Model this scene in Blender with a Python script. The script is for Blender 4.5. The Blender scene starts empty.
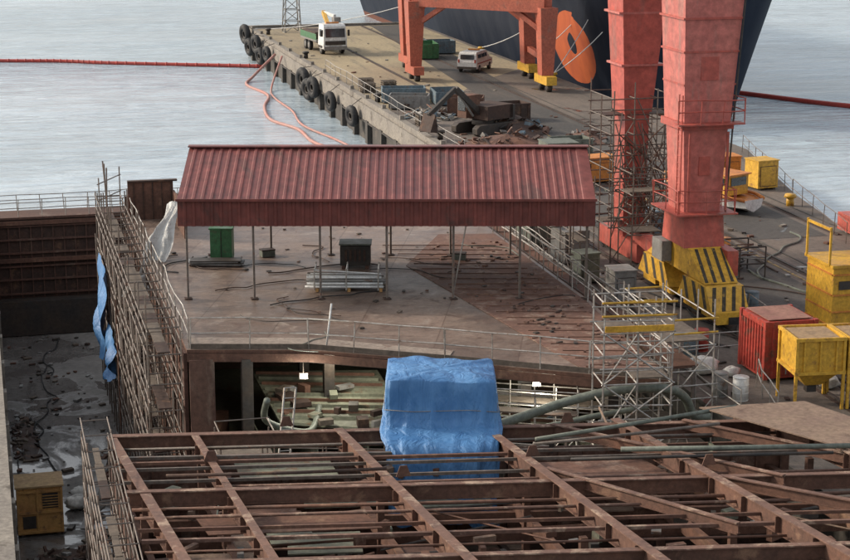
import bpy, math, random
from mathutils import Vector, Matrix
R=random.Random(7)
# ------------------------------------------------------------------ materials
def nn(nt,t,**kw):
    n=nt.nodes.new(t)
    for k,v in kw.items(): setattr(n,k,v)
    return n
def ramp(nt,fac,stops,interp='LINEAR'):
    r=nn(nt,'ShaderNodeValToRGB'); r.color_ramp.interpolation=interp
    e=r.color_ramp.elements
    while len(e)<len(stops): e.new(.5)
    for el,(p,c) in zip(e,stops):
        el.position=p; el.color=(c,c,c,1) if not isinstance(c,tuple) else (*c,1)
    nt.links.new(fac,r.inputs[0]); return r.outputs[0]
def mix(nt,f,a,b,bt='MIX'):
    m=nn(nt,'ShaderNodeMix',data_type='RGBA',blend_type=bt)
    for s,v in ((m.inputs[0],f),(m.inputs[6],a),(m.inputs[7],b)):
        if isinstance(v,bpy.types.NodeSocket): nt.links.new(v,s)
        elif isinstance(v,tuple): s.default_value=(*v,1)
        else: s.default_value=v
    return m.outputs[2]
def noise(nt,vec,scale,detail=6,rough=.6,dist=0):
    n=nn(nt,'ShaderNodeTexNoise'); n.inputs['Scale'].default_value=scale
    n.inputs['Detail'].default_value=detail; n.inputs['Roughness'].default_value=rough
    n.inputs['Distortion'].default_value=dist
    nt.links.new(vec,n.inputs['Vector']); return n.outputs['Fac']
def mapv(nt,sc=(1,1,1),rz=0,loc=(0,0,0)):
    tc=nn(nt,'ShaderNodeTexCoord'); m=nn(nt,'ShaderNodeMapping')
    m.inputs['Scale'].default_value=sc; m.inputs['Rotation'].default_value=(0,0,rz)
    m.inputs['Location'].default_value=loc
    nt.links.new(tc.outputs['Object'],m.inputs[0]); return m.outputs[0]
def base(name):
    m=bpy.data.materials.new(name); m.use_nodes=True; nt=m.node_tree
    return m,nt,nt.nodes['Principled BSDF']
MATS={}
def mat(name,c1,c2=None,c3=None,scale=.6,rough=.8,bump=.25,metal=0,stretch=(1,1,1),thr=.6,fine=6,spec=.4):
    if name in MATS: return MATS[name]
    m,nt,p=base(name)
    c2=c2 or tuple(x*.6 for x in c1)
    v=mapv(nt,stretch); v0=mapv(nt)
    a=noise(nt,v,scale,8,.65)
    col=mix(nt,ramp(nt,a,[(.35,0.),(.65,1.)]),c1,c2)
    if c3:
        b=noise(nt,v,scale*1.7,9,.7,.4)
        col=mix(nt,ramp(nt,b,[(thr-.04,0.),(thr+.06,1.)]),col,c3)
    f=noise(nt,v0,fine,6,.7)
    col=mix(nt,1.,col,ramp(nt,f,[(.3,.62),(.7,1.25)]),'MULTIPLY')
    nt.links.new(col,p.inputs['Base Color'])
    nt.links.new(ramp(nt,a,[(.3,min(1,rough+.12)),(.7,max(.05,rough-.15))]),p.inputs['Roughness'])
    p.inputs['Metallic'].default_value=metal; p.inputs['Specular IOR Level'].default_value=spec
    bm=nn(nt,'ShaderNodeBump'); bm.inputs['Strength'].default_value=bump; bm.inputs['Distance'].default_value=.03
    nt.links.new(f,bm.inputs['Height']); nt.links.new(bm.outputs[0],p.inputs['Normal'])
    MATS[name]=m; return m
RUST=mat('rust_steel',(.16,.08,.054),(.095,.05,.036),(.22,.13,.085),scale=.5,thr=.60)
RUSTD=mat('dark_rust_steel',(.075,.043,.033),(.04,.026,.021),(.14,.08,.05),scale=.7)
BEAM=mat('primer_beam',(.18,.10,.073),(.115,.064,.049),(.32,.23,.17),scale=.8,thr=.57)
BROWN=mat('brown_hull_paint',(.12,.062,.046),(.07,.04,.031),(.18,.13,.10),scale=.3,stretch=(1,1,.25))
REDPL=mat('red_primer_plate',(.175,.092,.065),(.115,.064,.049),(.25,.175,.135),scale=.7,thr=.56)
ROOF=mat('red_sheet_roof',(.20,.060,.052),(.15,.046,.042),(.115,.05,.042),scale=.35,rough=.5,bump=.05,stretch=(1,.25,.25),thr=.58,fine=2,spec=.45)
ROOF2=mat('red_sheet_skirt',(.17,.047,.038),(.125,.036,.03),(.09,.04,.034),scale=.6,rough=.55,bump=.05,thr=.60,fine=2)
CRANE=mat('crane_red_paint',(.44,.095,.07),(.38,.08,.06),(.28,.10,.08),scale=.5,rough=.5,bump=.06,stretch=(1,1,.2),thr=.57,fine=3)
CRANEP=mat('crane_pale_red',(.50,.16,.13),(.44,.12,.10),(.34,.15,.125),scale=.5,rough=.5,bump=.06,stretch=(1,1,.15),thr=.56,fine=3)  # paler, pinker than the main crane red
CRANE2=mat('far_crane_orange',(.42,.11,.065),(.33,.085,.05),(.25,.10,.07),scale=.5,rough=.55,bump=.05)
YEL=mat('yellow_paint',(.62,.36,.04),(.50,.28,.035),(.25,.12,.04),scale=1.2,rough=.5,thr=.60,bump=.08)
ORG=mat('orange_paint',(.60,.24,.05),(.48,.17,.04),(.3,.12,.05),scale=1,rough=.5,bump=.08)
BLK=mat('black_rubber',(.018,.018,.02),(.03,.03,.03),scale=2,rough=.75)
DARK=mat('dark_steel',(.035,.033,.032),(.06,.045,.035),scale=1,rough=.6)
GREY=mat('grey_metal',(.26,.26,.25),(.18,.17,.16),(.16,.10,.07),scale=1.5,rough=.5,bump=.1)
GALV=mat('galvanised_tube',(.38,.37,.35),(.28,.25,.22),(.20,.12,.08),scale=2,rough=.5,bump=.05,metal=.3)
SCAF=mat('scaffold_tube',(.17,.14,.12),(.10,.08,.065),(.16,.08,.055),scale=2,rough=.6,bump=.05)
PLANK=mat('scaffold_plank',(.15,.12,.095),(.10,.08,.062),scale=2,rough=.85)
WHITE=mat('white_paint',(.72,.72,.70),(.6,.6,.58),(.35,.3,.26),scale=1.5,rough=.4,bump=.03,thr=.7)
BAG=mat('white_bag',(.60,.60,.57),(.42,.41,.39),scale=2,rough=.7)
GREEN=mat('green_box_paint',(.05,.17,.07),(.04,.12,.05),(.08,.07,.04),scale=2,rough=.5)
BLUEP=mat('blue_grey_paint',(.14,.20,.24),(.10,.13,.15),(.18,.11,.07),scale=1.2,rough=.6)
WOOD=mat('orange_plywood',(.52,.30,.10),(.38,.20,.075),(.20,.11,.06),scale=1.5,rough=.7)
REDC=mat('red_container_paint',(.40,.055,.038),(.30,.045,.033),(.17,.07,.05),scale=1.2,rough=.5,bump=.05,thr=.57)
CONC=mat('concrete',(.26,.235,.20),(.18,.16,.14),(.10,.085,.07),scale=.5,rough=.9)
CONCD=mat('dark_concrete',(.085,.078,.07),(.05,.047,.043),(.13,.11,.09),scale=.5,rough=.9)
GLASS=mat('dark_glass',(.02,.025,.03),(.03,.035,.04),scale=1,rough=.12,bump=0,spec=.8)
HOSE=mat('faded_pink_hose',(.42,.18,.15),(.36,.22,.19),scale=1,rough=.6)
BOOM=mat('red_float_boom',(.42,.055,.04),(.34,.05,.04),scale=1,rough=.6)
DUCT=mat('grey_green_duct',(.16,.18,.15),(.10,.11,.09),scale=2,rough=.6)
TANK=mat('green_grey_tanktop',(.20,.21,.155),(.13,.13,.10),(.17,.10,.06),scale=.6,rough=.7)
TAN=mat('tan_plate',(.24,.17,.12),(.18,.12,.09),(.12,.075,.055),scale=.8)
def m_tarp(name,c,c2,rough=.55):
    m,nt,p=base(name); v=mapv(nt)
    a=noise(nt,v,.9,7,.6,.6)
    nt.links.new(mix(nt,ramp(nt,a,[(.35,0.),(.65,1.)]),c,c2),p.inputs['Base Color'])
    p.inputs['Roughness'].default_value=rough; p.inputs['Specular IOR Level'].default_value=.4
    w=noise(nt,mapv(nt,(1,1,.35)),2.2,4,.55,1.1)
    b=nn(nt,'ShaderNodeBump'); b.inputs['Strength'].default_value=.85; b.inputs['Distance'].default_value=.18
    nt.links.new(w,b.inputs['Height']); nt.links.new(b.outputs[0],p.inputs['Normal'])
    return m
TARP=m_tarp('blue_tarpaulin',(.045,.15,.345),(.08,.21,.42))
SHEET=m_tarp('white_sheeting',(.55,.55,.53),(.42,.42,.40))
def m_water():
    m,nt,p=base('sea_water')
    rz=math.radians(14)
    a=noise(nt,mapv(nt,(.35,1,1),rz),.30,8,.62,.5)
    b=noise(nt,mapv(nt,(.40,1.3,1),rz),.75,5,.6,.6)
    big=noise(nt,mapv(nt,(.008,.03,1),rz),1,6,.58,.5)
    med=noise(nt,mapv(nt,(.035,.12,1),rz),1,6,.6,.6)
    c=mix(nt,ramp(nt,big,[(.36,0.),(.62,1.)]),(.55,.65,.72),(.40,.50,.57))  # pale base colour stands in for bright sky reflected off the sea
    c=mix(nt,1.,c,ramp(nt,med,[(.36,.80),(.58,1.08)]),'MULTIPLY')
    c=mix(nt,1.,c,ramp(nt,b,[(.36,.80),(.56,1.05)]),'MULTIPLY')  # ripple light and dark multiplied into the colour
    nt.links.new(c,p.inputs['Base Color']); p.inputs['Roughness'].default_value=.08
    p.inputs['IOR'].default_value=1.36
    s=nn(nt,'ShaderNodeMath',operation='MULTIPLY_ADD'); nt.links.new(b,s.inputs[0]); s.inputs[1].default_value=.45; nt.links.new(a,s.inputs[2])
    bm=nn(nt,'ShaderNodeBump'); bm.inputs['Distance'].default_value=1.1
    nt.links.new(ramp(nt,med,[(.3,.25),(.65,.9)]),bm.inputs['Strength'])
    nt.links.new(s.outputs[0],bm.inputs['Height']); nt.links.new(bm.outputs[0],p.inputs['Normal'])
    return m
WATER=m_water()
def m_ground(name,c1,c2,c3,wet,sc=.12,dk=.5,spec=.5):
    m,nt,p=base(name); v=mapv(nt); 
    a=noise(nt,v,sc,9,.65,.3); b=noise(nt,mapv(nt,(1.4,.18,1)),.6,8,.7); f=noise(nt,v,3.5,8,.75); w=noise(nt,v,.28,7,.6,.8)
    col=mix(nt,ramp(nt,a,[(.38,0.),(.62,1.)]),c1,c2)
    col=mix(nt,ramp(nt,b,[(.52,0.),(.68,.85)]),col,c3)
    col=mix(nt,1.,col,ramp(nt,f,[(.3,.6),(.7,1.3)]),'MULTIPLY')
    wf=ramp(nt,w,[(wet,0.),(wet+.05,1.)])
    col=mix(nt,wf,col,mix(nt,1.,col,(dk,dk,dk*1.03),'MULTIPLY'))
    nt.links.new(col,p.inputs['Base Color']); p.inputs['Specular IOR Level'].default_value=spec
    nt.links.new(ramp(nt,w,[(wet,.85),(wet+.06,.12)]),p.inputs['Roughness'])
    bm=nn(nt,'ShaderNodeBump'); bm.inputs['Distance'].default_value=.03
    nt.links.new(ramp(nt,w,[(wet-.02,.5),(wet+.04,.02)]),bm.inputs['Strength'])
    nt.links.new(f,bm.inputs['Height']); nt.links.new(bm.outputs[0],p.inputs['Normal'])
    return m
QUAY=m_ground('quay_concrete',(.16,.128,.105),(.10,.083,.07),(.068,.057,.05),.60)
PIERY=m_ground('glow_tinted_pier_concrete',(.34,.275,.17),(.25,.20,.13),(.14,.12,.09),.75,.08)  # warm glow on the far pier put into the concrete colour
ASPH=m_ground('asphalt_lane',(.075,.068,.062),(.052,.048,.045),(.10,.087,.072),.66)
DOCKF=m_ground('wet_dock_floor',(.19,.18,.165),(.12,.11,.10),(.075,.07,.065),.44,.25,.95,1.0)
def m_deck():
    m,nt,p=base('ship_deck_steel'); v=mapv(nt)
    a=noise(nt,v,.22,9,.68,.4); b=noise(nt,v,.9,9,.72,.8); f=noise(nt,v,5,7,.75)
    col=mix(nt,ramp(nt,a,[(.38,0.),(.6,1.)]),(.245,.18,.142),(.155,.108,.084))
    col=mix(nt,ramp(nt,b,[(.52,0.),(.62,.85)]),col,(.115,.07,.052))
    col=mix(nt,ramp(nt,b,[(.34,.8),(.44,0.)]),col,(.32,.26,.215))
    s=noise(nt,mapv(nt,(.3,1.6,1),math.radians(14)),.8,8,.7)
    col=mix(nt,ramp(nt,s,[(.52,0.),(.66,.65)]),col,(.08,.058,.048))
    br=nn(nt,'ShaderNodeTexBrick'); br.offset=0; br.inputs['Scale'].default_value=.16; br.inputs['Mortar Size'].default_value=.004
    br.inputs['Color1'].default_value=(1,1,1,1); br.inputs['Color2'].default_value=(.80,.80,.80,1); br.inputs['Mortar'].default_value=(.6,.55,.52,1)
    nt.links.new(mapv(nt,(1,1,1),math.radians(20)),br.inputs['Vector'])
    col=mix(nt,1.,col,br.outputs['Color'],'MULTIPLY')
    col=mix(nt,1.,col,ramp(nt,f,[(.3,.68),(.7,1.22)]),'MULTIPLY')
    nt.links.new(col,p.inputs['Base Color'])
    nt.links.new(ramp(nt,a,[(.35,.6),(.65,.30)]),p.inputs['Roughness'])
    bm=nn(nt,'ShaderNodeBump'); bm.inputs['Strength'].default_value=.3; bm.inputs['Distance'].default_value=.03
    nt.links.new(f,bm.inputs['Height']); nt.links.new(bm.outputs[0],p.inputs['Normal'])
    return m
DECK=m_deck()
def m_ship():
    m,nt,p=base('navy_black_ship_paint'); tc=nn(nt,'ShaderNodeTexCoord'); s=nn(nt,'ShaderNodeSeparateXYZ')
    nt.links.new(tc.outputs['Object'],s.inputs[0])
    def M(op,a,b=None):
        n=nn(nt,'ShaderNodeMath',operation=op)
        for i,q in enumerate((a,b)):
            if q is None: continue
            if isinstance(q,(int,float)): n.inputs[i].default_value=q
            else: nt.links.new(q,n.inputs[i])
        return n.outputs[0]
    def ell(y0,z0,ry,rz):
        return M('ADD',M('POWER',M('ABSOLUTE',M('DIVIDE',M('SUBTRACT',s.outputs[1],y0),ry)),2.),M('POWER',M('ABSOLUTE',M('DIVIDE',M('SUBTRACT',s.outputs[2],z0),rz)),2.))
    n=noise(nt,mapv(nt,(1,1,.25)),.4,8,.65)
    d=M('ADD',ell(155.0,2.3,4.6,3.5),M('MULTIPLY',n,.25))
    inner=ell(154.6,2.7,.8,1.0)
    side=M('LESS_THAN',s.outputs[0],60.)
    f=M('MULTIPLY',M('LESS_THAN',d,1.),side)
    f=M('MULTIPLY',f,M('GREATER_THAN',inner,1.))
    col=mix(nt,ramp(nt,n,[(.4,0.),(.65,1.)]),(.010,.015,.028),(.022,.027,.040))
    red=mix(nt,ramp(nt,n,[(.4,0.),(.6,1.)]),(.50,.13,.05),(.36,.09,.045))
    col=mix(nt,M('LESS_THAN',s.outputs[2],-2.3),col,(.12,.05,.035))
    nt.links.new(mix(nt,f,col,red),p.inputs['Base Color']); p.inputs['Roughness'].default_value=.65; p.inputs['Specular IOR Level'].default_value=.14
    return m
SHIPM=m_ship()
# ------------------------------------------------------------------ mesh builder
class B:
    def __init__(s,name): s.n=name; s.v=[]; s.f=[]; s.mi=[]; s.m=[]; s.sm=[]
    def mid(s,m):
        if m not in s.m: s.m.append(m)
        return s.m.index(m)
    def poly(s,vs,fs,m,smooth=False):
        o=len(s.v); s.v+= [tuple(v) for v in vs]; k=s.mid(m)
        for f in fs: s.f.append([o+i for i in f]); s.mi.append(k); s.sm.append(smooth)
    def box(s,c,size,m,rz=0,M=None):
        hx,hy,hz=[q/2 for q in size]
        T=M if M is not None else Matrix.Translation(Vector(c))@Matrix.Rotation(math.radians(rz),4,'Z')
        vs=[T@Vector((x,y,z)) for x in(-hx,hx) for y in(-hy,hy) for z in(-hz,hz)]
        s.poly(vs,[(0,1,3,2),(4,6,7,5),(0,4,5,1),(2,3,7,6),(0,2,6,4),(1,5,7,3)],m)
    def beam(s,p,q,w,h,m,off=0):
        p=Vector(p);q=Vector(q);d=q-p;L=d.length;d.normalize()
        up=Vector((0,0,1)) if abs(d.z)<.95 else Vector((0,1,0))
        x=d.cross(up).normalized(); z=x.cross(d).normalized()
        c=(p+q)/2+z*off
        T=Matrix(((x.x,d.x,z.x,c.x),(x.y,d.y,z.y,c.y),(x.z,d.z,z.z,c.z),(0,0,0,1)))
        s.box(None,(w,L,h),m,M=T)
    def ibeam(s,p,q,w,h,m,m2=None,bot=True):
        t=.035
        s.beam(p,q,w,t,m,off=-t/2); s.beam(p,q,.03,h-2*t,m2 or m,off=-h/2)
        if bot: s.beam(p,q,w*.8,t,m2 or m,off=-h+t/2)
    def path(s,pts,r,m,n=6,r2=None):
        pts=[Vector(p) for p in pts]; o=[]
        vs=[];fs=[]
        for i,p in enumerate(pts):
            d=(pts[min(i+1,len(pts)-1)]-pts[max(i-1,0)]).normalized()
            up=Vector((0,0,1)) if abs(d.z)<.95 else Vector((0,1,0))
            x=d.cross(up).normalized(); z=x.cross(d)
            rr=r if r2 is None else r+(r2-r)*i/(len(pts)-1)
            for k in range(n):
                a=2*math.pi*k/n; vs.append(p+x*math.cos(a)*rr+z*math.sin(a)*rr)
        for i in range(len(pts)-1):
            for k in range(n):
                k2=(k+1)%n; fs.append((i*n+k,i*n+k2,(i+1)*n+k2,(i+1)*n+k))
        fs.append(tuple(range(n))[::-1]); fs.append(tuple((len(pts)-1)*n+k for k in range(n)))
        s.poly(vs,fs,m,smooth=n>5)
    def tube(s,p,q,r,m,n=5): s.path([p,q],r,m,n)
    def cyl(s,p,q,r,m,n=16,r2=None): s.path([p,q],r,m,n,r2)
    def prism(s,pts,z0,z1,m,mside=None):
        n=len(pts)
        vs=[(x,y,z0) for x,y in pts]+[(x,y,z1) for x,y in pts]
        s.poly(vs,[tuple(range(n))[::-1],tuple(range(n,2*n))],m)
        s.poly(vs,[(i,(i+1)%n,n+(i+1)%n,n+i) for i in range(n)],mside or m)
    def corr(s,p0,u,v,W,Hh,nrm,per,dep,m):
        p0=Vector(p0);u=Vector(u).normalized();v=Vector(v).normalized();nr=Vector(nrm).normalized()
        k=int(W/per); prof=[]
        for i in range(k):
            x=i*per; prof+=[(x,0),(x+per*.55,0),(x+per*.65,dep),(x+per*.9,dep)]
        prof.append((W,0))
        vs=[p0+u*a+nr*b for a,b in prof]+[p0+u*a+nr*b+v*Hh for a,b in prof]
        n=len(prof)
        s.poly(vs,[(i,i+1,n+i+1,n+i) for i in range(n-1)],m)
    def torus(s,c,ax,Rr,r,m,N=18,n=8):
        ax=Vector(ax).normalized(); up=Vector((0,0,1)) if abs(ax.z)<.9 else Vector((1,0,0))
        x=ax.cross(up).normalized(); y=ax.cross(x); c=Vector(c); vs=[];fs=[]
        for i in range(N):
            a=2*math.pi*i/N; d=x*math.cos(a)+y*math.sin(a)
            for k in range(n):
                b=2*math.pi*k/n; vs.append(c+d*(Rr+r*math.cos(b))+ax*r*math.sin(b))
        for i in range(N):
            for k in range(n):
                i2=(i+1)%N;k2=(k+1)%n; fs.append((i*n+k,i2*n+k,i2*n+k2,i*n+k2))
        s.poly(vs,fs,m,True)
    def done(s,bevel=0):
        me=bpy.data.meshes.new(s.n); me.from_pydata(s.v,[],s.f)
        for m in s.m: me.materials.append(m)
        me.polygons.foreach_set('material_index',s.mi); me.polygons.foreach_set('use_smooth',s.sm); me.update()
        o=bpy.data.objects.new(s.n,me); bpy.context.collection.objects.link(o)
        if bevel:
            b=o.modifiers.new('bevel','BEVEL'); b.width=bevel; b.segments=2; b.limit_method='ANGLE'
        return o
C14,S14=.9703,.2419
def W(X,Y,z=0): return Vector((C14*X+S14*Y,-S14*X+C14*Y,z))   # frame of things built at 14 deg to the dock
def arc(p,q,sag,n=10,j=0):
    p=Vector(p);q=Vector(q);o=[]
    for i in range(n+1):
        t=i/n; w=p.lerp(q,t); w.z-=sag*4*t*(1-t)
        if j: w+=Vector((R.uniform(-j,j),R.uniform(-j,j),0))
        o.append(w)
    return o
def smoothp(pts,n=6):
    pts=[Vector(p) for p in pts]; o=[]
    P=[pts[0]]+pts+[pts[-1]]
    for i in range(1,len(P)-2):
        for k in range(n):
            t=k/n; a,b,c,d=P[i-1],P[i],P[i+1],P[i+2]
            o.append(.5*((2*b)+(c-a)*t+(2*a-5*b+4*c-d)*t*t+(3*b-a-3*c+d)*t**3))
    o.append(pts[-1]); return o
def rail(b,pts,h=1.1,sp=1.8,m=GALV,r=.025,toe=False):
    for p,q in zip(pts[:-1],pts[1:]):
        p=Vector(p);q=Vector(q);n=max(1,round((q-p).length/sp))
        tops=[]
        for i in range(n+1):
            w=p.lerp(q,i/n); t=w+Vector((R.uniform(-.06,.06),R.uniform(-.06,.06),h+R.uniform(-.04,.05))); b.tube(w,t,r,m,4); tops.append((w,t))
        for (w0,t0),(w1,t1) in zip(tops[:-1],tops[1:]):
            b.tube(t0,t1,r,m,4); b.tube(w0.lerp(t0,.5),w1.lerp(t1,.52),r,m,4)
        if toe: b.beam(p+Vector((0,0,.1)),q+Vector((0,0,.1)),.03,.18,PLANK)
def scaffold(b,org,ux,uy,nx,ny,nz,dx,dy,dz,r=.03,m=SCAF,plank=True,jit=.12,brace=True,top=1.0,pw=.85):
    org=Vector(org);ux=Vector(ux).normalized();uy=Vector(uy).normalized()
    Z=Vector((0,0,1)); P=lambda i,j,k:org+ux*dx*i+uy*dy*j+Z*dz*k
    for i in range(nx+1):
        for j in range(ny+1):
            b.tube(P(i,j,0),P(i,j,nz)+Z*(top+R.uniform(0,jit*5))+ux*R.uniform(-.05,.05),r,m,4)
    for k in range(1,nz+1):
        for h in (0,.5,1.0):
            for j in range(ny+1):
                if h and j not in (0,ny): continue
                b.tube(P(0,j,k)+Z*(h+R.uniform(-.04,.04))-ux*R.uniform(0,jit*2),P(nx,j,k)+Z*(h+R.uniform(-.04,.04))+ux*R.uniform(0,jit*2),r*.85,m,4)
            if h==.5: continue
            for i in range(nx+1): b.tube(P(i,0,k)+Z*h,P(i,ny,k)+Z*h,r*.85,m,4)
        if plank:
            for i in range(nx):
                if R.random()<.8:
                    b.beam(P(i,ny/2,k)+Z*(.06+R.uniform(0,.03)),P(i+1,ny/2,k)+Z*(.06+R.uniform(0,.03)),dy*ny*pw*R.uniform(.6,1),.05,R.choice([PLANK,PLANK,RUSTD]))
    if brace:
        for k in range(nz):
            for i in range(0,nx,2): b.tube(P(i,0,k),P(min(i+1,nx),0,k+1),r*.8,m,4)
# ------------------------------------------------------------------ water / ground / quay
b=B('sea_water')
b.poly([(-2500,101.5,-3),(3000,101.5,-3),(3000,5000,-3),(-2500,5000,-3)],[(0,1,2,3)],WATER)
b.poly([(43,-200,-3),(3000,-200,-3),(3000,101.5,-3),(43,101.5,-3)],[(0,1,2,3)],WATER)
b.done()
b=B('seabed_ground'); b.poly([(-2500,-300,-9),(3000,-300,-9),(3000,5000,-9),(-2500,5000,-9)],[(0,1,2,3)],CONCD); b.done()
b=B('dock_floor'); b.poly([(-2,-20,-6.5),(26,-20,-6.5),(26,99.4,-6.5),(-2,99.4,-6.5)],[(0,1,2,3)],DOCKF); b.done()
b=B('west_quay'); b.prism([(-400,-200),(.25,-200),(.25,101),(-400,101)],-8,0,QUAY,CONCD)
for y in range(30,101,4): b.box((.34,y,-3.2),(.16,.5,6.4),CONC)
b.box((.05,20,.1),(.5,160,.2),CONC)
b.done()
b=B('quay_pavement')
b.prism([(25,-60),(46,-60),(43.6,82),(46,95),(50,111),(50,206),(30,203),(30,112),(25,112)],-8.5,0,QUAY,CONCD); b.done()
b=B('pier_road')
b.poly([(30.9,135,.005),(37,140,.005),(42,150,.005),(49.5,160,.005),(49.5,204,.005),(30.9,202,.005)],[(0,1,2,3,4,5)],PIERY)
b.poly([(38.6,84,.009),(42.6,84,.009),(43,130,.009),(47.8,203.5,.009),(44.2,203,.009),(39,130,.009)],[(0,1,2,3,4,5)],ASPH)
b.poly([(31.6,20,.006),(36.6,20,.006),(36.6,112,.006),(31.6,112,.006)],[(0,1,2,3)],ASPH)
FY=mat('worn_yellow_line',(.40,.27,.08),(.22,.16,.08),(.09,.075,.06),scale=2,thr=.52)
for x0,y0,y1,w in ((38.9,90,130,.14),(37.0,62,108,.14),(32.2,60,90,.14)):
    b.box((x0,(y0+y1)/2,.014),(w,y1-y0,.006),FY)
b.done()
b=B('crane_rail')
for x in (29.8,37.6,43.2):
    y1=203 if x>40 else 112
    y0=84 if x>43 else -20
    b.box((x,(y0+y1)/2,.03),(.09,y1-y0,.10),DARK); b.box((x,(y0+y1)/2,.012),(.42,y1-y0,.012),RUSTD)
    b.box((x+.9,(y0+y1)/2,.02),(.10,y1-y0,.02),CONCD)
for x in (36.6,): b.box((x,150,.03),(.09,104,.08),DARK); b.box((x,150,.014),(.4,104,.012),RUSTD)
b.done()
b=B('pier_edge_wall')
b.box((30.15,157.5,.1),(.5,91,.42),CONC)
b.box((29.86,157.5,-.75),(.26,91,1.3),CONC)
for y in range(113,203,5): b.box((29.8,y,-2.2),(.35,.8,2.0),CONCD)
b.box((29.7,157.5,-1.35),(.12,91,.12),DARK)
b.box((40,204.2,.1),(20.2,.5,.3),CONC)
for y in range(116,203,6):
    b.box((30.15,y,.45),(.3,.3,.3),CONC)
rail(b,[(30.6,112,.2),(30.6,160,.2)],1.0,2.4)
b.done()
for i,(y,z,rr) in enumerate([(199,-.2,1.1),(196,-1.3,.95),(191,-.5,1.0),(188.5,-1.5,.9),(184,-.8,.8),(163,-.9,1.1),(160.5,-1.5,1.0),(158,-1.0,.95),(150,-1.2,.85),(141,-1.2,.85)]):
    b=B('tyre_fender'); 
    b.torus((29.1,y,z),(1,.25,.1),rr*.72,rr*.34,BLK); b.torus((29.0,y,z),(1,.25,.1),rr*.35,rr*.08,DARK)
    b.tube((29.1,y,z+rr),(30,y,.3),.03,DARK,4); b.done()
for x,y in ((31,120),(31,140),(31,172),(31.2,196),(49,120),(49,150),(44.2,92),(48.6,172)):
    b=B('mooring_bollard'); b.cyl((x,y,0),(x,y,.5),.22,YEL if x>40 else DARK,12); b.cyl((x,y,.5),(x,y,.68),.36,YEL if x>40 else DARK,12,.3); b.done()
b=B('floating_hose')
b.path(smoothp([(29.5,181,-.5),(27,180,-2.6),(25.8,176,-2.9),(26.6,168,-2.9),(25.0,160,-2.9),(24.3,152,-2.9),(25.6,146,-2.9),(25.6,139,-2.9),(27,133,-2.9),(28,125,-2.9),(28.5,116,-2.9)]),.14,HOSE,8)
b.path(smoothp([(29.5,177,-.3),(27.6,172,-2.7),(26.9,166,-2.9),(27.0,157,-2.9),(26.4,148,-2.9),(27.8,138,-2.9),(28.6,124,-2.9)]),.10,HOSE,8)
b.done()
b=B('oil_boom')
pts=smoothp([(-40,214,-2.85),(-20,209.5,-2.85),(-8,207,-2.85),(2.5,203,-2.85),(9,201,-2.85),(14,198,-2.85),(22,194.3,-2.85),(29.7,190.5,-2.8)],8)
b.path(pts,.2,BOOM,8)
for p in pts[::1]: b.torus(p,(1,-.4,0),.15,.11,BOOM,8,6)
b.done()
b=B('oil_boom')
b.path(smoothp([(66,166,-2.85),(70.3,158,-2.85),(76,147.5,-2.85),(84,139,-2.85),(96,130,-2.85)],10),.26,BOOM,8); b.done()
# ------------------------------------------------------------------ dock gate
b=B('dock_gate')
b.box((12.6,100,-3.3),(24.7,1.6,6.4),RUSTD)
b.box((12.6,100.1,-.05),(24.7,2.1,.12),BROWN)
for z in (-.5,-1.25,-2.0,-2.75,-3.5,-4.3): b.box((12.6,99.12,z),(24.6,.16,.09),BROWN)
for z in (-.3,-2.4): b.box((12.6,99.05,z),(24.6,.2,.22),RUST)
for i in range(41): b.box((.6+i*.6,99.16,-2.4),(.06,.09,4.4),BROWN)
b.box((12.6,98.7,-5.5),(24.6,1.0,1.9),DARK)
rail(b,[(.5,99.2,0),(24.8,99.2,0)],.95,1.3); rail(b,[(.5,100.9,0),(24.8,100.9,0)],.95,1.3)
b.done()
# ------------------------------------------------------------------ ship block with deck
dk=[(6.8,88.5),(6.8,62.8),(11.1,61.7),(15.5,59.1),(19.9,56.3),(22.4,54.9),(23.3,66),(23.4,88.5)]
b=B('ship_hull_block')
b.prism(dk,1.88,2.0,DECK,RUST)
b.box((6.75,75.6,-2.3),(.14,25.4,8.3),BROWN)
for z in (-5,-3.4,-1.8,-.2,1.2): b.box((6.64,75.6,z),(.1,25.2,.1),RUST)
for y in range(64,89,2): b.box((6.66,y,-2.3),(.07,.08,8.2),RUST)
b.box((23.3,77,-2.3),(.14,22.6,8.3),BROWN)
b.box((15,88.5,-1.2),(16.5,.15,8.2),BROWN)
fr=[dk[i] for i in (1,2,3,4,5)]
for p,q in zip(fr[:-1],fr[1:]):
    b.beam((*p,1.86),(*q,1.86),.06,.3,RUST,off=-.15); b.beam((p[0],p[1]+.15,1.56),(q[0],q[1]+.15,1.56),.3,.04,RUSTD)
for y in (66,70,74,78,82): b.box((15,y,1.6),(16.2,.05,.5),RUSTD)
for x in (9,11.5,14,16.5,19,21.5): b.box((x,73,1.65),(.05,20,.2),RUSTD)
b.box((15,71,-3.6),(16.4,34,.12),TANK)
b.box((15,79,-.9),(16.3,.15,5.3),RUSTD)
for x,y in ((8.9,62.4),(12.6,66),(16,64),(19,61),(21.5,58.5),(12.5,71),(17,70)):
    b.box((x,y,-.95),(.4,.4,5.2),DARK)
b.box((7.3,62.6,-1.6),(.9,.12,6.5),BROWN)
for i in range(9): b.box((8.2+i*1.7,67+R.uniform(-2,2),-3.2+R.uniform(0,.5)),(R.uniform(.6,1.6),R.uniform(.5,2.5),R.uniform(.3,.9)),R.choice([TANK,GREY,RUST,BLUEP]),R.uniform(-20,20))
for i in range(7): b.box((9.5+i*1.9,64.5,-2.6),(.04,5,1.8),TANK)
b.prism([(10.2,63.2),(14.8,60.8),(15.2,69),(10.2,70)],-1.2,-1.1,TANK)
b.prism([(16.8,62),(21.5,59),(21.8,66),(17,68)],-1.7,-1.6,TANK)
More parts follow.
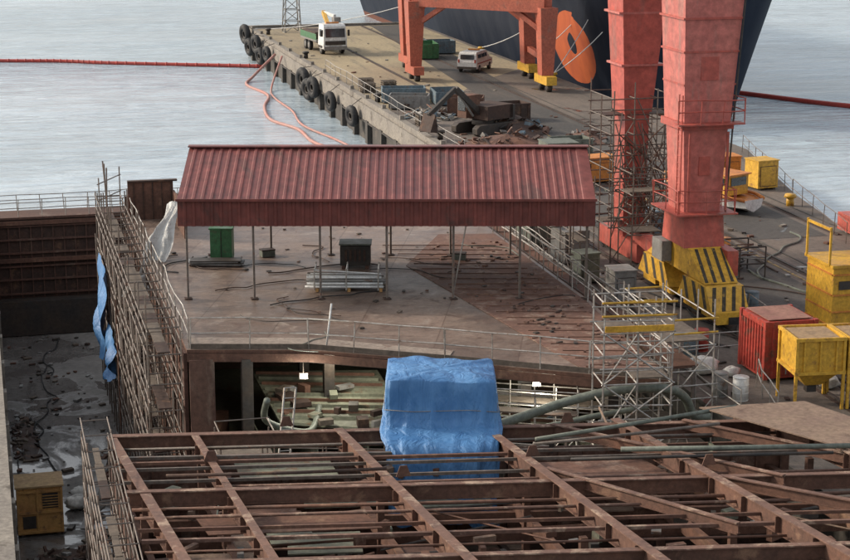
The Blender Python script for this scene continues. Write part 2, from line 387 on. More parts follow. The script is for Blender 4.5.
for i in range(9): b.beam((10.3,63.6+i*.75,-1.04),(14.9,62.2+i*.75,-1.04),.05,.12,R.choice([RUST,TANK,TANK]))
for i in range(8): b.beam((17,62.4+i*.7,-1.54),(21.5,60.2+i*.7,-1.54),.05,.12,R.choice([RUST,TANK,GREY]))
for i in range(40):
    x=R.uniform(10.4,21.4); y=R.uniform(60.8,66)-(x-15)*.3; z=-1.0 if x<15 else -1.5
    b.box((x,y,z+.12),(R.uniform(.15,.7),R.uniform(.1,.5),R.uniform(.06,.35)),R.choice([RUST,RUSTD,GREY,TANK,DARK,BLUEP,PLANK]),R.uniform(0,90))
b.done()
b=B('deck_bulkhead')
b.box((7.9,87,2.9),(2.2,.12,1.9),RUST); b.box((9,84.5,2.7),(.12,5,1.4),RUST); b.box((8.0,87.0,3.9),(2.4,.3,.08),RUSTD)
for i in range(5): b.box((7.1+i*.45,86.92,2.9),(.05,.06,1.85),RUSTD)
b.box((20,88.2,2.5),(6.4,.12,1.1),RUST)
b.done()
b=B('red_deck_plating')
b.prism([(17.6,74),(19.9,56.5),(22.3,55.2),(23.1,66),(23.2,79.5),(20.6,80)],2.004,2.03,REDPL)
for i in range(22):
    y=57+i*.98; x0=19.9-(y-57)*.13 
    b.box(((x0+23)/2-.1,y,2.045),(23-x0-.6,.05,.03),RUST,rz=-14+R.uniform(-2,2))
for i in range(130):
    b.box((R.uniform(19.4,22.9),R.uniform(57,78),2.05),(R.uniform(.05,.28),R.uniform(.05,.16),R.uniform(.03,.12)),R.choice([RUST,RUSTD,REDPL,REDPL,DARK]),R.uniform(0,90))
b.done()
b=B('deck_guardrail')
rail(b,[(6.95,62.9,2),(11.1,61.85,2),(15.5,59.25,2),(19.9,56.45,2),(22.3,55.05,2)],1.15,1.9,toe=True)
rail(b,[(22.35,55.3,2),(23.15,66,2),(23.3,86,2)],1.15,2.0)
rail(b,[(6.9,63,2),(6.9,88,2)],1.1,2.0)
rail(b,[(23.9,60,1.6),(24.2,84,1.6)],1.1,2.0)
b.tube((11.7,61.7,2),(11.9,61.6,3.7),.035,WHITE,6)
b.done()
b=B('deck_edge_walkway')
WALK=mat('light_walkway_plate',(.29,.24,.20),(.21,.17,.14),(.14,.09,.07),scale=1)
b.prism([(7,62.95),(11.15,61.9),(15.6,59.3),(16.1,60.3),(11.5,63.2),(7,64.4)],2.004,2.03,WALK)
b.prism([(23.5,58),(24.6,58),(24.7,86),(23.5,86)],1.45,1.55,RUST)
for y in range(58,87,4): b.box((24.4,y,-2.5),(.1,.1,8),SCAF)
b.done()
b=B('deck_hoses')
for k in range(16):
    x=R.uniform(8,22);y=R.uniform(62,80)
    if y<66-(x-8)*.75+0.8: y+=5
    pts=[(x,y,2.05)]; a=R.uniform(0,6.28)
    for i in range(6):
        a+=R.uniform(-.9,.9); x+=math.cos(a)*R.uniform(.5,1.3); y+=math.sin(a)*R.uniform(.4,.9)
        x=min(22.9,max(7.3,x)); y=max(y,63.4-(x-7)*.5); pts.append((x,y,2.05))
    b.path(smoothp(pts,5),R.choice([.018,.025,.03]),R.choice([BLK,DARK,RUSTD,DUCT]),5)
b.done()
b=B('deck_debris')
for k in range(60):
    x=R.uniform(8,22.6);y=R.uniform(64,84)
    if y<66-(x-8)*.8+1: continue
    s_=R.uniform(.04,.16)
    b.box((x,y,2.02+s_*.15),(s_*R.uniform(.5,2.5),s_,s_*.3),R.choice([RUST,RUSTD,DARK,PLANK]),R.uniform(0,90))
b.done()
# canopy
b=B('corrugated_canopy')
X0,X1,Yf,Yr,Yb=-9.8,6.75,70,74.2,78.4
ze,zr,zb=6.1,7.5,5.02
uX=W(1,0)-W(0,0)
def sl(a,c): return (W(0,c[0],c[1])-W(0,a[0],a[1]))
f1=sl((Yf-.15,ze),(Yr,zr)); nrm=uX.cross(f1)
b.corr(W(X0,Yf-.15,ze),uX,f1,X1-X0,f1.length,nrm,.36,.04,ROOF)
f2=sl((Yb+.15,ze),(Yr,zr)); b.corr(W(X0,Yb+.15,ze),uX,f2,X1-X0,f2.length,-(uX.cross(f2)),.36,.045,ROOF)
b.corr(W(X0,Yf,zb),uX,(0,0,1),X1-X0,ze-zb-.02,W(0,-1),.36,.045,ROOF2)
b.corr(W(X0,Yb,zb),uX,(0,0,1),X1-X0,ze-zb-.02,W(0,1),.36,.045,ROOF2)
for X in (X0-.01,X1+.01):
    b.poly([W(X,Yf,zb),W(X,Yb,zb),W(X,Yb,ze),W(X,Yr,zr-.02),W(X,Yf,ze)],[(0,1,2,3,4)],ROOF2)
b.beam(W(X0-.05,Yr,zr+.06),W(X1+.05,Yr,zr+.06),.45,.05,ROOF)
b.beam(W(X0-.05,Yf-.17,ze+.0),W(X1+.05,Yf-.17,ze+.0),.06,.10,ROOF2)
b.beam(W(X0,Yf+.06,zb+.1),W(X1,Yf+.06,zb+.1),.08,.2,RUSTD); b.beam(W(X0,Yb-.06,zb+.1),W(X1,Yb-.06,zb+.1),.08,.2,RUSTD)
xs=[X0+.3+i*(X1-X0-.6)/6 for i in range(7)]
for X in xs:
    for Y in (Yf+.15,Yb-.15):
        b.beam(W(X,Y,2.0),W(X,Y,5.1),.08,.08,SCAF)
        b.beam(W(X,Y,2.02),W(X+.001,Y,2.05),.3,.3,RUSTD)
    b.beam(W(X,Yf+.15,5.3),W(X,Yb-.15,5.3),.08,.16,RUSTD)
    b.beam(W(X,Yf+.2,6.0),W(X,Yr,zr-.12),.08,.1,RUSTD); b.beam(W(X,Yb-.2,6.0),W(X,Yr,zr-.12),.08,.1,RUSTD)
b.tube(W(xs[4],Yf+.2,2.2),W(xs[4]+.5,Yf+.2,5),.03,GALV,4)
b.done()
b=B('green_tool_locker'); b.box(W(-8.9,77.2,2.795),(.95,.9,1.35),GREEN,-14)
c=W(-8.9,77.2,2.8); b.box(c+Vector((0,0,.7)),(1.05,1.0,.06),GREEN,-14); b.beam(W(-8.9,76.73,2.2),W(-8.9,76.73,3.4),.03,.02,DARK)
for dx in(-.4,.4): b.box(W(-8.9+dx,77.2,2.06),(.12,.9,.12),DARK,-14)
b.done()
b=B('dark_generator_box'); b.box(W(-3,76,2.575),(1.3,1.0,.85),DARK,-14); b.box(W(-3.0,76,3.08),(1.4,1.1,.06),DUCT,-14)
for dx in(-.5,.5): b.box(W(-3+dx,76,2.07),(.15,1,.14),RUST,-14)
for i in range(5): b.box(W(-3.4+i*.2,75.48,2.6),(.1,.03,.5),RUSTD,-14)
b.done()
b=B('pipe_bundle_pallet')
for i in range(3): b.box(W(-4.4+i*1.3,71.9,2.09),(.12,1.3,.14),WOOD,-14)
for i in range(30):
    y=71.35+(i%8)*.14; z=2.22+(i//8)*.13; m=R.choice([GALV,WHITE,GREY,PLANK,WHITE])
    b.tube(W(-4.7+R.uniform(-.2,.1),y,z),W(-1.7+R.uniform(-.4,.2),y,z),.055,m,6)
for X in (-4.5,-3.2,-1.9): 
    b.tube(W(X,71.2,2.1),W(X,71.2,3.0),.03,GALV,4); b.tube(W(X,72.5,2.1),W(X,72.5,3.0),.03,GALV,4); b.tube(W(X,71.2,2.9),W(X,72.5,2.9),.03,WHITE,4)
b.tube(W(-4.5,71.2,2.95),W(-1.9,71.2,2.8),.03,WHITE,4)
b.done()
b=B('steel_plate_stack')
for i in range(5): b.box(W(-9.2+R.uniform(-.1,.3),76.2,2.05+i*.05),(2.2,.7,.045),R.choice([DARK,RUSTD,GREY]),-14+R.uniform(-6,6))
b.done()
for X,Y,s_ in ((1.5,77.3,.4),(-7,78,.4)):
    b=B('tool_crate'); rz=R.uniform(-30,20); b.box(W(X,Y,2.0+s_*.4),(s_*1.5,s_,s_*.7),R.choice([RUST,DUCT]),rz); b.box(W(X,Y,2.0+s_*.78),(s_*1.56,s_*1.06,.05),RUSTD,rz); b.done()
# left side scaffold
b=B('hull_side_scaffold')
scaffold(b,(5.35,62.5,-6.45),(0,1,0),(1,0,0),18,1,4,1.45,1.2,2.1,r=.03,jit=.3,top=1.0,pw=.5)
for y in (88,86,87.2): b.tube((5.4+R.uniform(0,1),y,0),(5.5+R.uniform(0,1),y,4.8),.035,SCAF,4)
for z in (3.2,4.0): b.tube((5.3,86,z),(6.6,88.6,z),.03,SCAF,4)
for i in range(50):
    y=62+R.uniform(0,25); x=R.uniform(5.2,6.5); b.tube((x,y,-6+R.uniform(0,6)),(x,y+R.uniform(-3,3),R.uniform(-2,2.6)),.028,R.choice([SCAF,SCAF,RUST]),4)
b.done()
def cloth(name,P00,P10,P01,P11,m,n=18,amp=.18,seed=1):
    rr=random.Random(seed); b=B(name); vs=[];fs=[]
    P00,P10,P01,P11=map(Vector,(P00,P10,P01,P11)); nr=(P10-P00).cross(P01-P00).normalized()
    ph=[rr.uniform(0,6) for _ in range(4)]
    for j in range(n+1):
        for i in range(n+1):
            u=i/n;v=j/n; p=P00.lerp(P10,u).lerp(P01.lerp(P11,u),v)
            d=amp*(math.sin(u*11+ph[0]+v*5)*.6+math.sin(u*6+v*8+ph[1])*.5+math.sin(v*9+ph[2])*.5)*(.3+v)
            vs.append(p+nr*d+Vector((.12*math.sin(v*11+u*3),0,-.25*math.sin(v*3.14)+rr.uniform(-.05,.05))))
    for j in range(n):
        for i in range(n): k=j*(n+1)+i; fs.append((k,k+1,k+n+2,k+n+1))
    b.poly(vs,fs,m,True); return b.done()
cloth('blue_scaffold_sheet',(5.05,80,.8),(5.15,84.5,1.0),(4.8,80.6,-3.2),(5.0,83.6,-3.0),TARP,seed=3)
cloth('blue_scaffold_sheet',(5.15,78,-1.8),(5.15,80.5,-1.4),(5.1,78.2,-3.6),(5.1,80,-3.6),TARP,seed=5)
cloth('white_scaffold_sheet',(8.0,80.4,4.1),(8.8,80.1,4.2),(5.6,75.6,1.0),(6.5,75.0,.9),SHEET,seed=4,amp=.24)
# ------------------------------------------------------------------ foreground frame block
def gz(y): return 2.0+(53-y)*.065
LX=[(3.4,4.15,53.6),(5.9,6.3,53.2),(10.3,10.8,52.5),(14.7,15.2,51.8),(18.9,19.6,51.1),(23.6,24.6,50.4)]
def lx(k,y): a,c,yf=LX[k]; return a+(yf-y)*(c-a)/11
def ty(x,y0): return y0-(x-3.4)*.17
b=B('ship_section_frame')
for k,(a,c,yf) in enumerate(LX):
    b.ibeam((a,yf,gz(yf)),(lx(k,36),36,gz(36)),.28 if k!=1 else .22,.55,BEAM,RUST)
    for i in range(9):
        y=yf-1.2-i*1.9; x=lx(k,y); b.box((x+.09,y,gz(y)-.3),(.14,.03,.45),RUST); b.box((x-.09,y,gz(y)-.3),(.14,.03,.45),RUST)
XR=24.5
for y0,w,h in ((53.55,.26,.5),(47.3,.22,.45),(41.0,.22,.45)):
    b.ibeam((3.3,y0,gz(y0)+.04),(XR,ty(XR,y0),gz(y0)+.04),w,h,BEAM,RUST)
# raking members in the right half
for p,q in (((16.9,51.3),(21.3,43.9)),((21.0,50.6),(24.2,45.2)),((15.2,46.6),(18.3,40.2)),((19.6,44.4),(23.6,39.0))):
    b.ibeam((*p,gz(p[1])-.07),(*q,gz(q[1])-.07),.17,.32,BEAM,RUST)
y0=52.7
while y0>37:
    if min(abs(y0-q) for q in (53.55,47.3,41.0))>.4:
        z=gz(y0)-.2+R.uniform(-.06,.06)
        xa=3.4 if R.random()<.8 else 5.9; xb=R.choice([XR,XR,XR,19.5,15.2]); m=R.choice([BEAM,RUST,BEAM,SCAF,SCAF])
        p=(xa,ty(xa,y0),z);q=(xb,ty(xb,y0)+R.uniform(-.15,.15),z+R.uniform(-.08,.08))
        if R.random()<.5: b.beam(p,q,R.choice([.07,.09,.11]),.09,m)
        else: b.tube(p,q,R.choice([.035,.045,.05]),m,6)
    y0-=R.choice([.6,.8,.95,1.15])
for x,y in ((6.0,49.8),(15.1,47.6),(19.6,45.2),(8.8,53.2),(17.3,51.0),(11.0,46.6)):
    b.poly([(x-.22,y,gz(y)),(x+.22,y,gz(y)),(x+.1,y,gz(y)+.32),(x-.1,y,gz(y)+.32),(x-.22,y+.03,gz(y)),(x+.22,y+.03,gz(y)),(x+.1,y+.03,gz(y)+.32),(x-.1,y+.03,gz(y)+.32)],[(0,1,2,3),(7,6,5,4),(0,3,7,4),(1,5,6,2),(3,2,6,7)],RUST)
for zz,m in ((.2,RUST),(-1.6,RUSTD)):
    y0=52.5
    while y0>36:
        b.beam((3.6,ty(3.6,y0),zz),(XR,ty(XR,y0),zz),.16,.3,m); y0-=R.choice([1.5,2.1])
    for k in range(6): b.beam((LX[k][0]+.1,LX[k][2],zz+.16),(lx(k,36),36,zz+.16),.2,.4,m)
for x,y in [(lx(k,y),y) for k in range(6) for y in (52,47.5,43,39)]: b.box((x,y,-1.2),(.2,.2,5.6),RUST)
for k in range(44):
    x=R.uniform(4,22.5); y=R.uniform(38,51); z=R.choice([.42,.45,-1.35])
    b.box((x,y,z+R.uniform(0,.03)),(R.uniform(.6,2.6),R.uniform(.4,1.8),.03+R.uniform(0,.02)),R.choice([REDPL,RUST,TANK,BROWN,TAN,TAN,PLANK,GREY]),R.choice([0,-9,-9,-9]))  # paler plates stand in for light seeping between the beams
for k in range(170):
    x=R.uniform(4,22.5); y=R.uniform(38,51.5); z=R.choice([.42,-1.3,1.2])
    b.box((x,y,z+.1),(R.uniform(.1,.7),R.uniform(.08,.4),R.uniform(.05,.35)),R.choice([REDPL,RUST,GREY,TAN,PLANK,DARK,DARK,TANK]),R.uniform(0,90))
b.box((13.9,44.5,-4.2),(21,18.5,.1),TAN)
b.box((3.4,45.5,-2.2),(.12,15.8,6.6),BROWN); 
b.beam((3.4,53.5,-.9),(24.4,50.0,-.9),.1,4.4,REDPL)
for i in range(27): b.beam((3.8+i*.78,53.36-i*.13,-.9),(3.801+i*.78,53.26-i*.13,-.9),.05,4.2,RUST)
b.beam((3.4,47.2,-2.2),(24.4,43.7,-2.2),.08,3.0,REDPL)
b.done()
b=B('frame_top_plating')
b.prism([(21.4,50.3),(24.9,50.1),(26.4,46.0),(25.2,42.6),(24.0,45.6)],2.5,2.54,TAN)
b.prism([(5.1,46.5),(9.6,45.8),(9.9,44.4),(5.3,45.0)],1.8,1.83,RUST)
b.prism([(15.7,49.0),(18.9,48.5),(19.2,47.0),(15.9,47.6)],1.6,1.63,REDPL)
b.prism([(7,52.4),(9.9,51.9),(9.9,50.4),(7,50.9)],1.2,1.23,TANK)
b.done()
b=B('frame_pipework')
def pp(pts,r,m): b.path(pts,r,m,8)
pp([(15.6,48.9,2.4),(19,49.5,2.45),(22.6,50.2,2.5)],.07,DUCT)
pp([(15.3,48.2,2.5),(18.5,48.4,2.5),(21.4,48.7,2.5)],.05,SCAF)
pp([(17.6,47.0,2.55),(21,46.3,2.55),(24.4,45.5,2.6)],.08,DUCT)
pp([(15.9,46.5,2.55),(19,46.0,2.55),(23.4,45.1,2.6)],.05,DARK)
pp([(4.5,47.9,2.55),(8,47.3,2.55),(10.6,47.0,2.55)],.05,RUSTD)
for i in range(46):
    x=R.uniform(4,21);y=R.uniform(38,51);L=R.uniform(2,5);a=R.choice([0,0,-.16,-.16,.3,1.4,-.9]);z=R.uniform(.5,1.7)
    b.tube((x,y,z),(x+L*math.cos(a),y+L*math.sin(a),z+R.uniform(-.2,.2)),R.uniform(.025,.045),R.choice([SCAF,RUST,RUST,DARK,DUCT,TAN]),5)
b.done()
b=B('section_scaffold')
scaffold(b,(2.5,40,-6.45),(0,1,0),(1,0,0),9,1,4,1.5,.8,2.0,r=.026,jit=.2,top=.3,pw=.35,m=SCAF)
scaffold(b,(8.5,56.2,-4.5),(1,-.3,0),(.3,1,0),7,1,2,2.0,1.0,2.0,r=.028,plank=False,top=.8,m=SCAF)
scaffold(b,(7.2,57,-6.4),(1,0,0),(0,1,0),1,1,3,1.8,1.5,2.0,r=.03,top=.5)
scaffold(b,(16.5,60.5,-4),(1,-.5,0),(.3,1,0),3,1,2,1.7,1.0,2.0,r=.028,m=GALV,top=.6)
scaffold(b,(15.4,58.2,-3.6),(1,-.5,0),(.3,1,0),4,1,2,1.5,1.0,2.0,r=.025,m=GALV,top=.6)
b.done()
b=B('access_ladder')
p=Vector(W(-4.9,58.5,-1.6)); q=Vector(W(-4.7,60.2,1.3))
for s_ in(-.2,.2): b.tube(p+Vector((s_,0,0)),q+Vector((s_,0,0)),.035,GALV,4)
for i in range(10): w=p.lerp(q,i/9); b.tube(w-Vector((.2,0,0)),w+Vector((.2,0,0)),.02,GALV,4)
b.done()
# blue tarpaulin: box cover with crisp edges whose skirt drapes forward over the frame
def tarp():
    b=B('blue_tarpaulin_cover'); rr=random.Random(11)
    prof=[(0,0,3.74,0),(.5,.5,3.73,0),(.97,.975,3.69,0),(1.0,1.0,3.64,0),(1.005,1.01,3.3,0),(1.015,1.02,2.9,0),(1.03,1.03,2.5,-.02),(1.06,1.06,2.24,-.1),(1.07,1.12,2.16,-.7),(1.03,1.12,2.06,-1.2),(.98,1.1,1.85,-1.42),(.94,1.1,1.4,-1.5),(.92,1.1,.95,-1.54),(.9,1.1,.5,-1.52),(.89,1.1,.1,-1.56),(.90,1.12,-.35,-1.6)]
    N=160; vs=[];fs=[]
    cx,cy=.5,54.3; hw,hd=1.68,1.3
    for j,(sx,sy,z,fw) in enumerate(prof):
        for i in range(N):
            # walk the square perimeter evenly so the corners stay sharp
            t=(i/N)*4; e_=int(t); u_=2*(t-e_)-1; u_=math.copysign(abs(u_)**.8,u_)
            px,py=[(u_,-1),(1,u_),(-u_,1),(-1,-u_)][e_]
            r_=max(0,abs(px)+abs(py)-1.93)*.6; px*=1-r_; py*=1-r_
            fold=.022*math.sin(px*6+py*5+j*.35)+.018*math.sin(px*15-z*1.6+py*11)+.010*math.sin(px*29+j*.6+py*23)
            w_=fold*(1 if j>3 else .15)*(1+1.2*(3.6-z)/3)
            zz=z+(.09*math.sin(px*5+.5)+.06*math.sin(px*13+py*4))*(j>9)
            if j<3: zz+=.035*math.sin(px*4+py*3)*sx-.05*px*sx+.03*math.sin(px*9-py*7)*sx
            else: zz-=.05*px*(j<5)
            off=.06 if z<2 else 0
            vs.append(W(cx+off+px*hw*(sx+w_),cy+fw+py*hd*(sy+w_),zz))
    for j in range(len(prof)-1):
        for i in range(N):
            i2=(i+1)%N; fs.append((j*N+i,j*N+i2,(j+1)*N+i2,(j+1)*N+i))
    b.poly(vs,fs,TARP,True)
    # lashing rope round the box
    for z in (2.75,):
        b.path([W(cx+px*hw*1.045,cy+py*hd*1.06,z+.04*math.sin(px*5)) for px,py in [(-1,-1),(-.5,-1.01),(0,-1.0),(.5,-1.01),(1,-1),(1.01,0),(1,1),(0,1),(-1,1),(-1.01,0),(-1,-1)]],.014,GREY,5)
    o=b.done()
    o.data.shade_smooth() if hasattr(o.data,'shade_smooth') else None
tarp()
b=B('ventilation_duct')
b.path(smoothp([W(2.4,57.2,.9),W(3.6,58,1.05),W(4.9,58.3,1.4),W(6.6,58.3,1.8),W(8.2,58.6,1.75),W(9.0,59.6,1.1),W(9.4,60.3,.3),W(10.0,60.5,.15)],8),.16,DUCT,12)
b.path(smoothp([W(2.4,57.0,.6),W(4.0,57.6,.7),W(5.6,57.8,1.0),W(7.5,58,1.3)],8),.10,DUCT,10)
b.path(smoothp([W(-5.5,60,.9),W(-5.6,61,-.2),W(-4.2,62,-.9),W(-4,65,-.9)],8),.12,DUCT,10)
b.done()
# silver scaffold tower in front of the deck corner
b=B('scaffold_tower')
scaffold(b,(19.5,53.9,-2.9),(1,-.12,0),(.12,1,0),2,1,4,1.15,1.5,1.75,r=.035,m=GALV,jit=.08,top=1.1)
for z in (.6,4.1): b.beam((19.5,53.82,z+.16),(21.8,53.55,z+.16),.05,.2,YEL)
for z in (4.7,5.15): b.tube((19.4,53.85,z),(21.9,53.56,z),.04,YEL,5)
for k in range(3):
    b.tube((19.5,53.8,-1.1+k*1.75),(21.8,53.53,.6+k*1.75),.03,GALV,4); b.tube((21.8,53.5,-1.1+k*1.75),(19.5,53.78,.6+k*1.75),.03,GALV,4)
b.done()
b=B('scaffold_tower')
scaffold(b,(22.9,56.4,-3),(1,0,0),(0,1,0),1,3,3,1.6,1.6,1.9,r=.032,m=GALV,jit=.1,top=1.2)
for y in (56.4,61.2): b.tube((22.9,y,3.7),(24.6,y,3.7),.04,YEL,5); b.tube((22.9,y,3.2),(24.6,y,3.2),.04,YEL,5)
b.done()
b=B('edge_scaffold')
scaffold(b,(24.0,62,-6.4),(0,1,0),(1,0,0),10,1,4,2.2,.8,2.0,r=.028,jit=.1,plank=False,top=.3)
scaffold(b,(26.4,77.5,0),(0,1,0),(1,0,0),3,1,2,1.9,1.0,1.8,r=.03,jit=.15,m=SCAF,top=.9,pw=.6)
b.done()
# ------------------------------------------------------------------ portal crane (near)
def taperbox(b,c0,s0,c1,s1,m):
    vs=[]
    for c,s in ((c0,s0),(c1,s1)):
        for sx,sy in ((-1,-1),(1,-1),(1,1),(-1,1)): vs.append((c[0]+sx*s[0]/2,c[1]+sy*s[1]/2,c[2]))
    b.poly(vs,[(3,2,1,0),(4,5,6,7),(0,1,5,4),(1,2,6,5),(2,3,7,6),(3,0,4,7)],m)
b=B('portal_crane')
bx=30.0
taperbox(b,(bx,71.9,2.9),(1.85,2.6,0),(bx,71.9,4.4),(1.8,2.2,0),CRANE)
taperbox(b,(bx,71.9,4.4),(1.65,1.8,0),(bx,71.9,8.0),(2.0,2.05,0),CRANEP)
b.box((bx,71.9,8.15),(2.35,2.5,.3),CRANE)
taperbox(b,(bx,71.9,8.3),(2.1,2.3,0),(bx+.25,72.1,24),(3.7,3.6,0),CRANEP)
for z,w in ((9.9,2.32),(11.3,2.5),(12.7,2.66)): b.box((bx+.05,71.95,z),(w+.04,w+.14,.08),CRANE)
for sx in(-1,1): b.box((bx+sx*.86,70.5,6.2),(.1,.06,3.4),CRANE)
b.box((bx,70.72,10.6),(.8,.1,1.0),CRANE)
b.box((bx,70.92,6.4),(.5,.06,.8),CRANE)
rail(b,[(bx-1.3,70.5,4.4),(bx+1.3,70.5,4.4),(bx+1.3,73.4,4.4),(bx-1.3,73.4,4.4),(bx-1.3,70.5,4.4)],1.0,1.2,m=CRANE)
rail(b,[(bx-1.5,70.3,8.3),(bx+1.5,70.3,8.3),(bx+1.5,73.5,8.3)],1.0,1.0,m=CRANE)
b.box((bx,70.55,8.27),(3.0,.7,.06),CRANE)
b.box((bx,71.9,4.36),(2.8,3.1,.06),CRANE)
for i in range(15): b.tube((bx-1.2,70.6,4.5+i*.3),(bx-1.2,71.0,4.5+i*.3),.02,CRANE,4)
for y in (70.6,71.0): b.tube((bx-1.2,y,4.4),(bx-1.2,y,9.5),.03,CRANE,4)
b.path([(bx+1.0,70.8,4.4),(bx+1.15,70.7,8.2),(bx+1.4,70.4,14),(bx+1.8,70.2,22)],.04,DARK,5)
ax,ay=31.0,82.5
taperbox(b,(ax,ay,.9),(1.1,1.3,0),(ax,ay,7.2),(1.25,1.5,0),CRANE)
taperbox(b,(ax,ay,7.2),(1.4,1.7,0),(ax+.3,ay,24),(3.9,3.2,0),CRANE)
for z in (9.5,12): b.box((ax+.1,ay,z),(2.1+(z-9)*.15,2.15,.1),CRANEP)
b.box((ax,ay,.6),(1.2,5.5,.9),CRANE)
for y in (80.6,81.8,83.2,84.4): b.cyl((ax-.3,y,.35),(ax+.3,y,.35),.34,DARK,14)
b.beam((ax-.5,80,1.6),(bx,76,1.6),.5,.6,CRANE)
b.box((37.5,77.2,24.5),(17.5,14,1.6),CRANE)
for y in (72,82.5): taperbox(b,(44.2,y,1),(1.4,1.8,0),(44.2,y,24),(3,3,0),CRANE); b.box((44.2,y,.6),(1.2,5,.9),CRANE)
def slab(y0,y1,z0,z1,w,m,inset=0):
    vs=[];
    for x in (bx-w/2,bx+w/2): vs+=[(x,y0,z0),(x,y1,z0),(x,y1-inset,z1),(x,y0+inset,z1)]
    b.poly(vs,[(0,1,2,3),(7,6,5,4),(0,4,5,1),(1,5,6,2),(2,6,7,3),(3,7,4,0)],m)
slab(68.6,75.4,1.75,2.9,1.5,YEL,2.0)
slab(67.6,71.4,.75,1.72,1.7,YEL,.7); slab(72.4,76.2,.75,1.72,1.7,YEL,.7)
for t in (67.9,70.0,72.8,74.9): b.cyl((bx-.25,t+.6,.42),(bx+.25,t+.6,.42),.40,DARK,16)
for t in (67.7,69.7,72.6,74.6): b.box((bx,t+.75,.55),(1.25,1.5,.38),YEL)
WB=mat('worn_black_stripe',(.03,.028,.026),(.06,.05,.03),(.30,.19,.05),scale=2.2,thr=.62)
for side in (-1,1):
    x=bx+side*.856
    for y in (68.3,69.3,70.3,73.1,74.1,75.1):
        b.poly([(x,y-.25,.78),(x,y+.1,.78),(x,y+.55,1.68),(x,y+.2,1.68)],[(0,1,2,3)],WB)
def on_end(u,v): return (bx+u*.85,67.6+v*.7-.006,.75+v*.97+.004)
def on_top(u,v): return (bx+u*.75,68.6+v*2.0-.005,1.75+v*1.15+.006)
for fn in (on_end,on_top):
    for k in range(4):
        u=-.95+.52*k
        b.poly([fn(max(-1,min(1,q)),v) for q,v in ((u,.04),(u+.2,.04),(u+.5,.96),(u+.3,.96))],[(0,1,2,3)],WB)
b.box((bx,67.3,.6),(1.5,.25,.5),YEL); b.box((bx,67.15,.5),(.5,.1,.3),BLK)
b.box((bx+1.0,70.5,2.3),(.5,1.4,1.1),CRANE); b.box((bx-1.0,73,2.4),(.45,1.2,.9),GREY)
b.done()
b=B('crane_leg_scaffold')
scaffold(b,(ax-1.6,ay-1.8,0),(1,0,0),(0,1,0),3,2,4,1.1,1.7,1.75,r=.035,m=SCAF,jit=.2,top=.8,pw=.4)
scaffold(b,(ax-1.5,ay-4.4,0),(1,0,0),(0,1,0),1,1,2,1.6,1.8,1.9,r=.035,m=SCAF,jit=.2)
for i in range(60): 
    z=R.uniform(0,5); b.tube((ax+R.uniform(-1.6,1.6),ay-1.9+R.uniform(-.2,.3),z),(ax+R.uniform(-1.6,1.6),ay-1.9,z+R.uniform(1.5,3.5)),.03,R.choice([SCAF,RUST]),4)
b.done()
b=B('portal_crane')
lg=[(37.2,153),(46.2,143.6),(38.6,161.5),(47.4,152.5)]
for x,y in lg:
    taperbox(b,(x,y,1.3),(1.0,1.2,0),(x,y,6.9),(1.5,1.6,0),CRANE2)
    b.box((x,y,.95),(.9,3.4,.7),YEL if x>45 else CRANE2)
    for d in(-1,1): b.cyl((x-.2,y+d,.35),(x+.2,y+d,.35),.35,DARK,12)
def lk(p,q,z,h=1.3,w=.9,m=CRANE2): b.beam((*p,z),(*q,z),w,h,m)
lk(lg[0],lg[1],7.1);lk(lg[2],lg[3],7.1);lk(lg[0],lg[2],7.13,1.1);lk(lg[1],lg[3],7.13,1.1)
b.box((42.2,152.6,9.5),(4,4,3.2),CRANE2); b.box((42.2,152.6,11.5),(5,6,1),CRANE2)
lk(lg[0],lg[2],2.6,.5,.4);lk(lg[1],lg[3],2.6,.5,.4)
for p,q in ((lg[0],lg[1]),(lg[2],lg[3])):
    P_=Vector((*p,4.7));Q_=Vector((*q,4.7)); T=P_.lerp(Q_,.25);T.z=6.7; b.beam(P_,T,.4,.4,CRANE2); T=P_.lerp(Q_,.75);T.z=6.7; b.beam(Q_,T,.4,.4,CRANE2)
b.done()
# ------------------------------------------------------------------ moored ship
b=B('moored_ship')
lev=[-5,-3,-1,1,3,5,7,9,11,13,16]
NS=26
rings=[]
for z in lev:
    hb=6.4+max(0,z+3)*.33; hb=min(hb,10.2); yn=142.2-(z+3)*.25
    left=[];
    for i in range(NS+1):
        t=i/NS; ang=t*math.pi/2; yy=yn+(1-math.cos(ang))*22; xx=hb*math.sin(ang)**.75 
        left.append((xx,yy))
    left.append((hb,250))
    ring=[(60-x*(.93 if x>8.5 else 1),y,z) for x,y in reversed(left)]+[(60+x,y,z) for x,y in left[1:]]
    rings.append(ring)
n=len(rings[0]); vs=[v for r in rings for v in r]
b.poly(vs,[(j*n+i,j*n+i+1,(j+1)*n+i+1,(j+1)*n+i) for j in range(len(lev)-1) for i in range(n-1)],SHIPM,True)
b.poly([(x,y,15.5) for x,y,z in rings[-1]],[tuple(range(n))],GREY)
b.done()
b=B('mooring_lines')
for p,q,s_ in (((49,150,.6),(54.5,147.5,6.5),.5),((49,150,.6),(53.6,150,8),.4),((48.6,158,.6),(53.5,151,7.5),.6),((49,120,.6),(57,143,9),2.0),((31.3,196,.6),(52,176,8),1.2),((49,120,.6),(60,141,9),1.5),((48.6,172,.6),(52.5,156,7),.8)):
    b.path(arc(p,q,s_,12),.04,WHITE,4)
b.done()
b=B('lattice_light_tower')
cx,cy=34.2,198.3
for sx,sy in((-1,-1),(1,-1),(1,1),(-1,1)): b.tube((cx+sx*.9,cy+sy*.9,0),(cx+sx*.5,cy+sy*.5,9),.07,GREY,5)
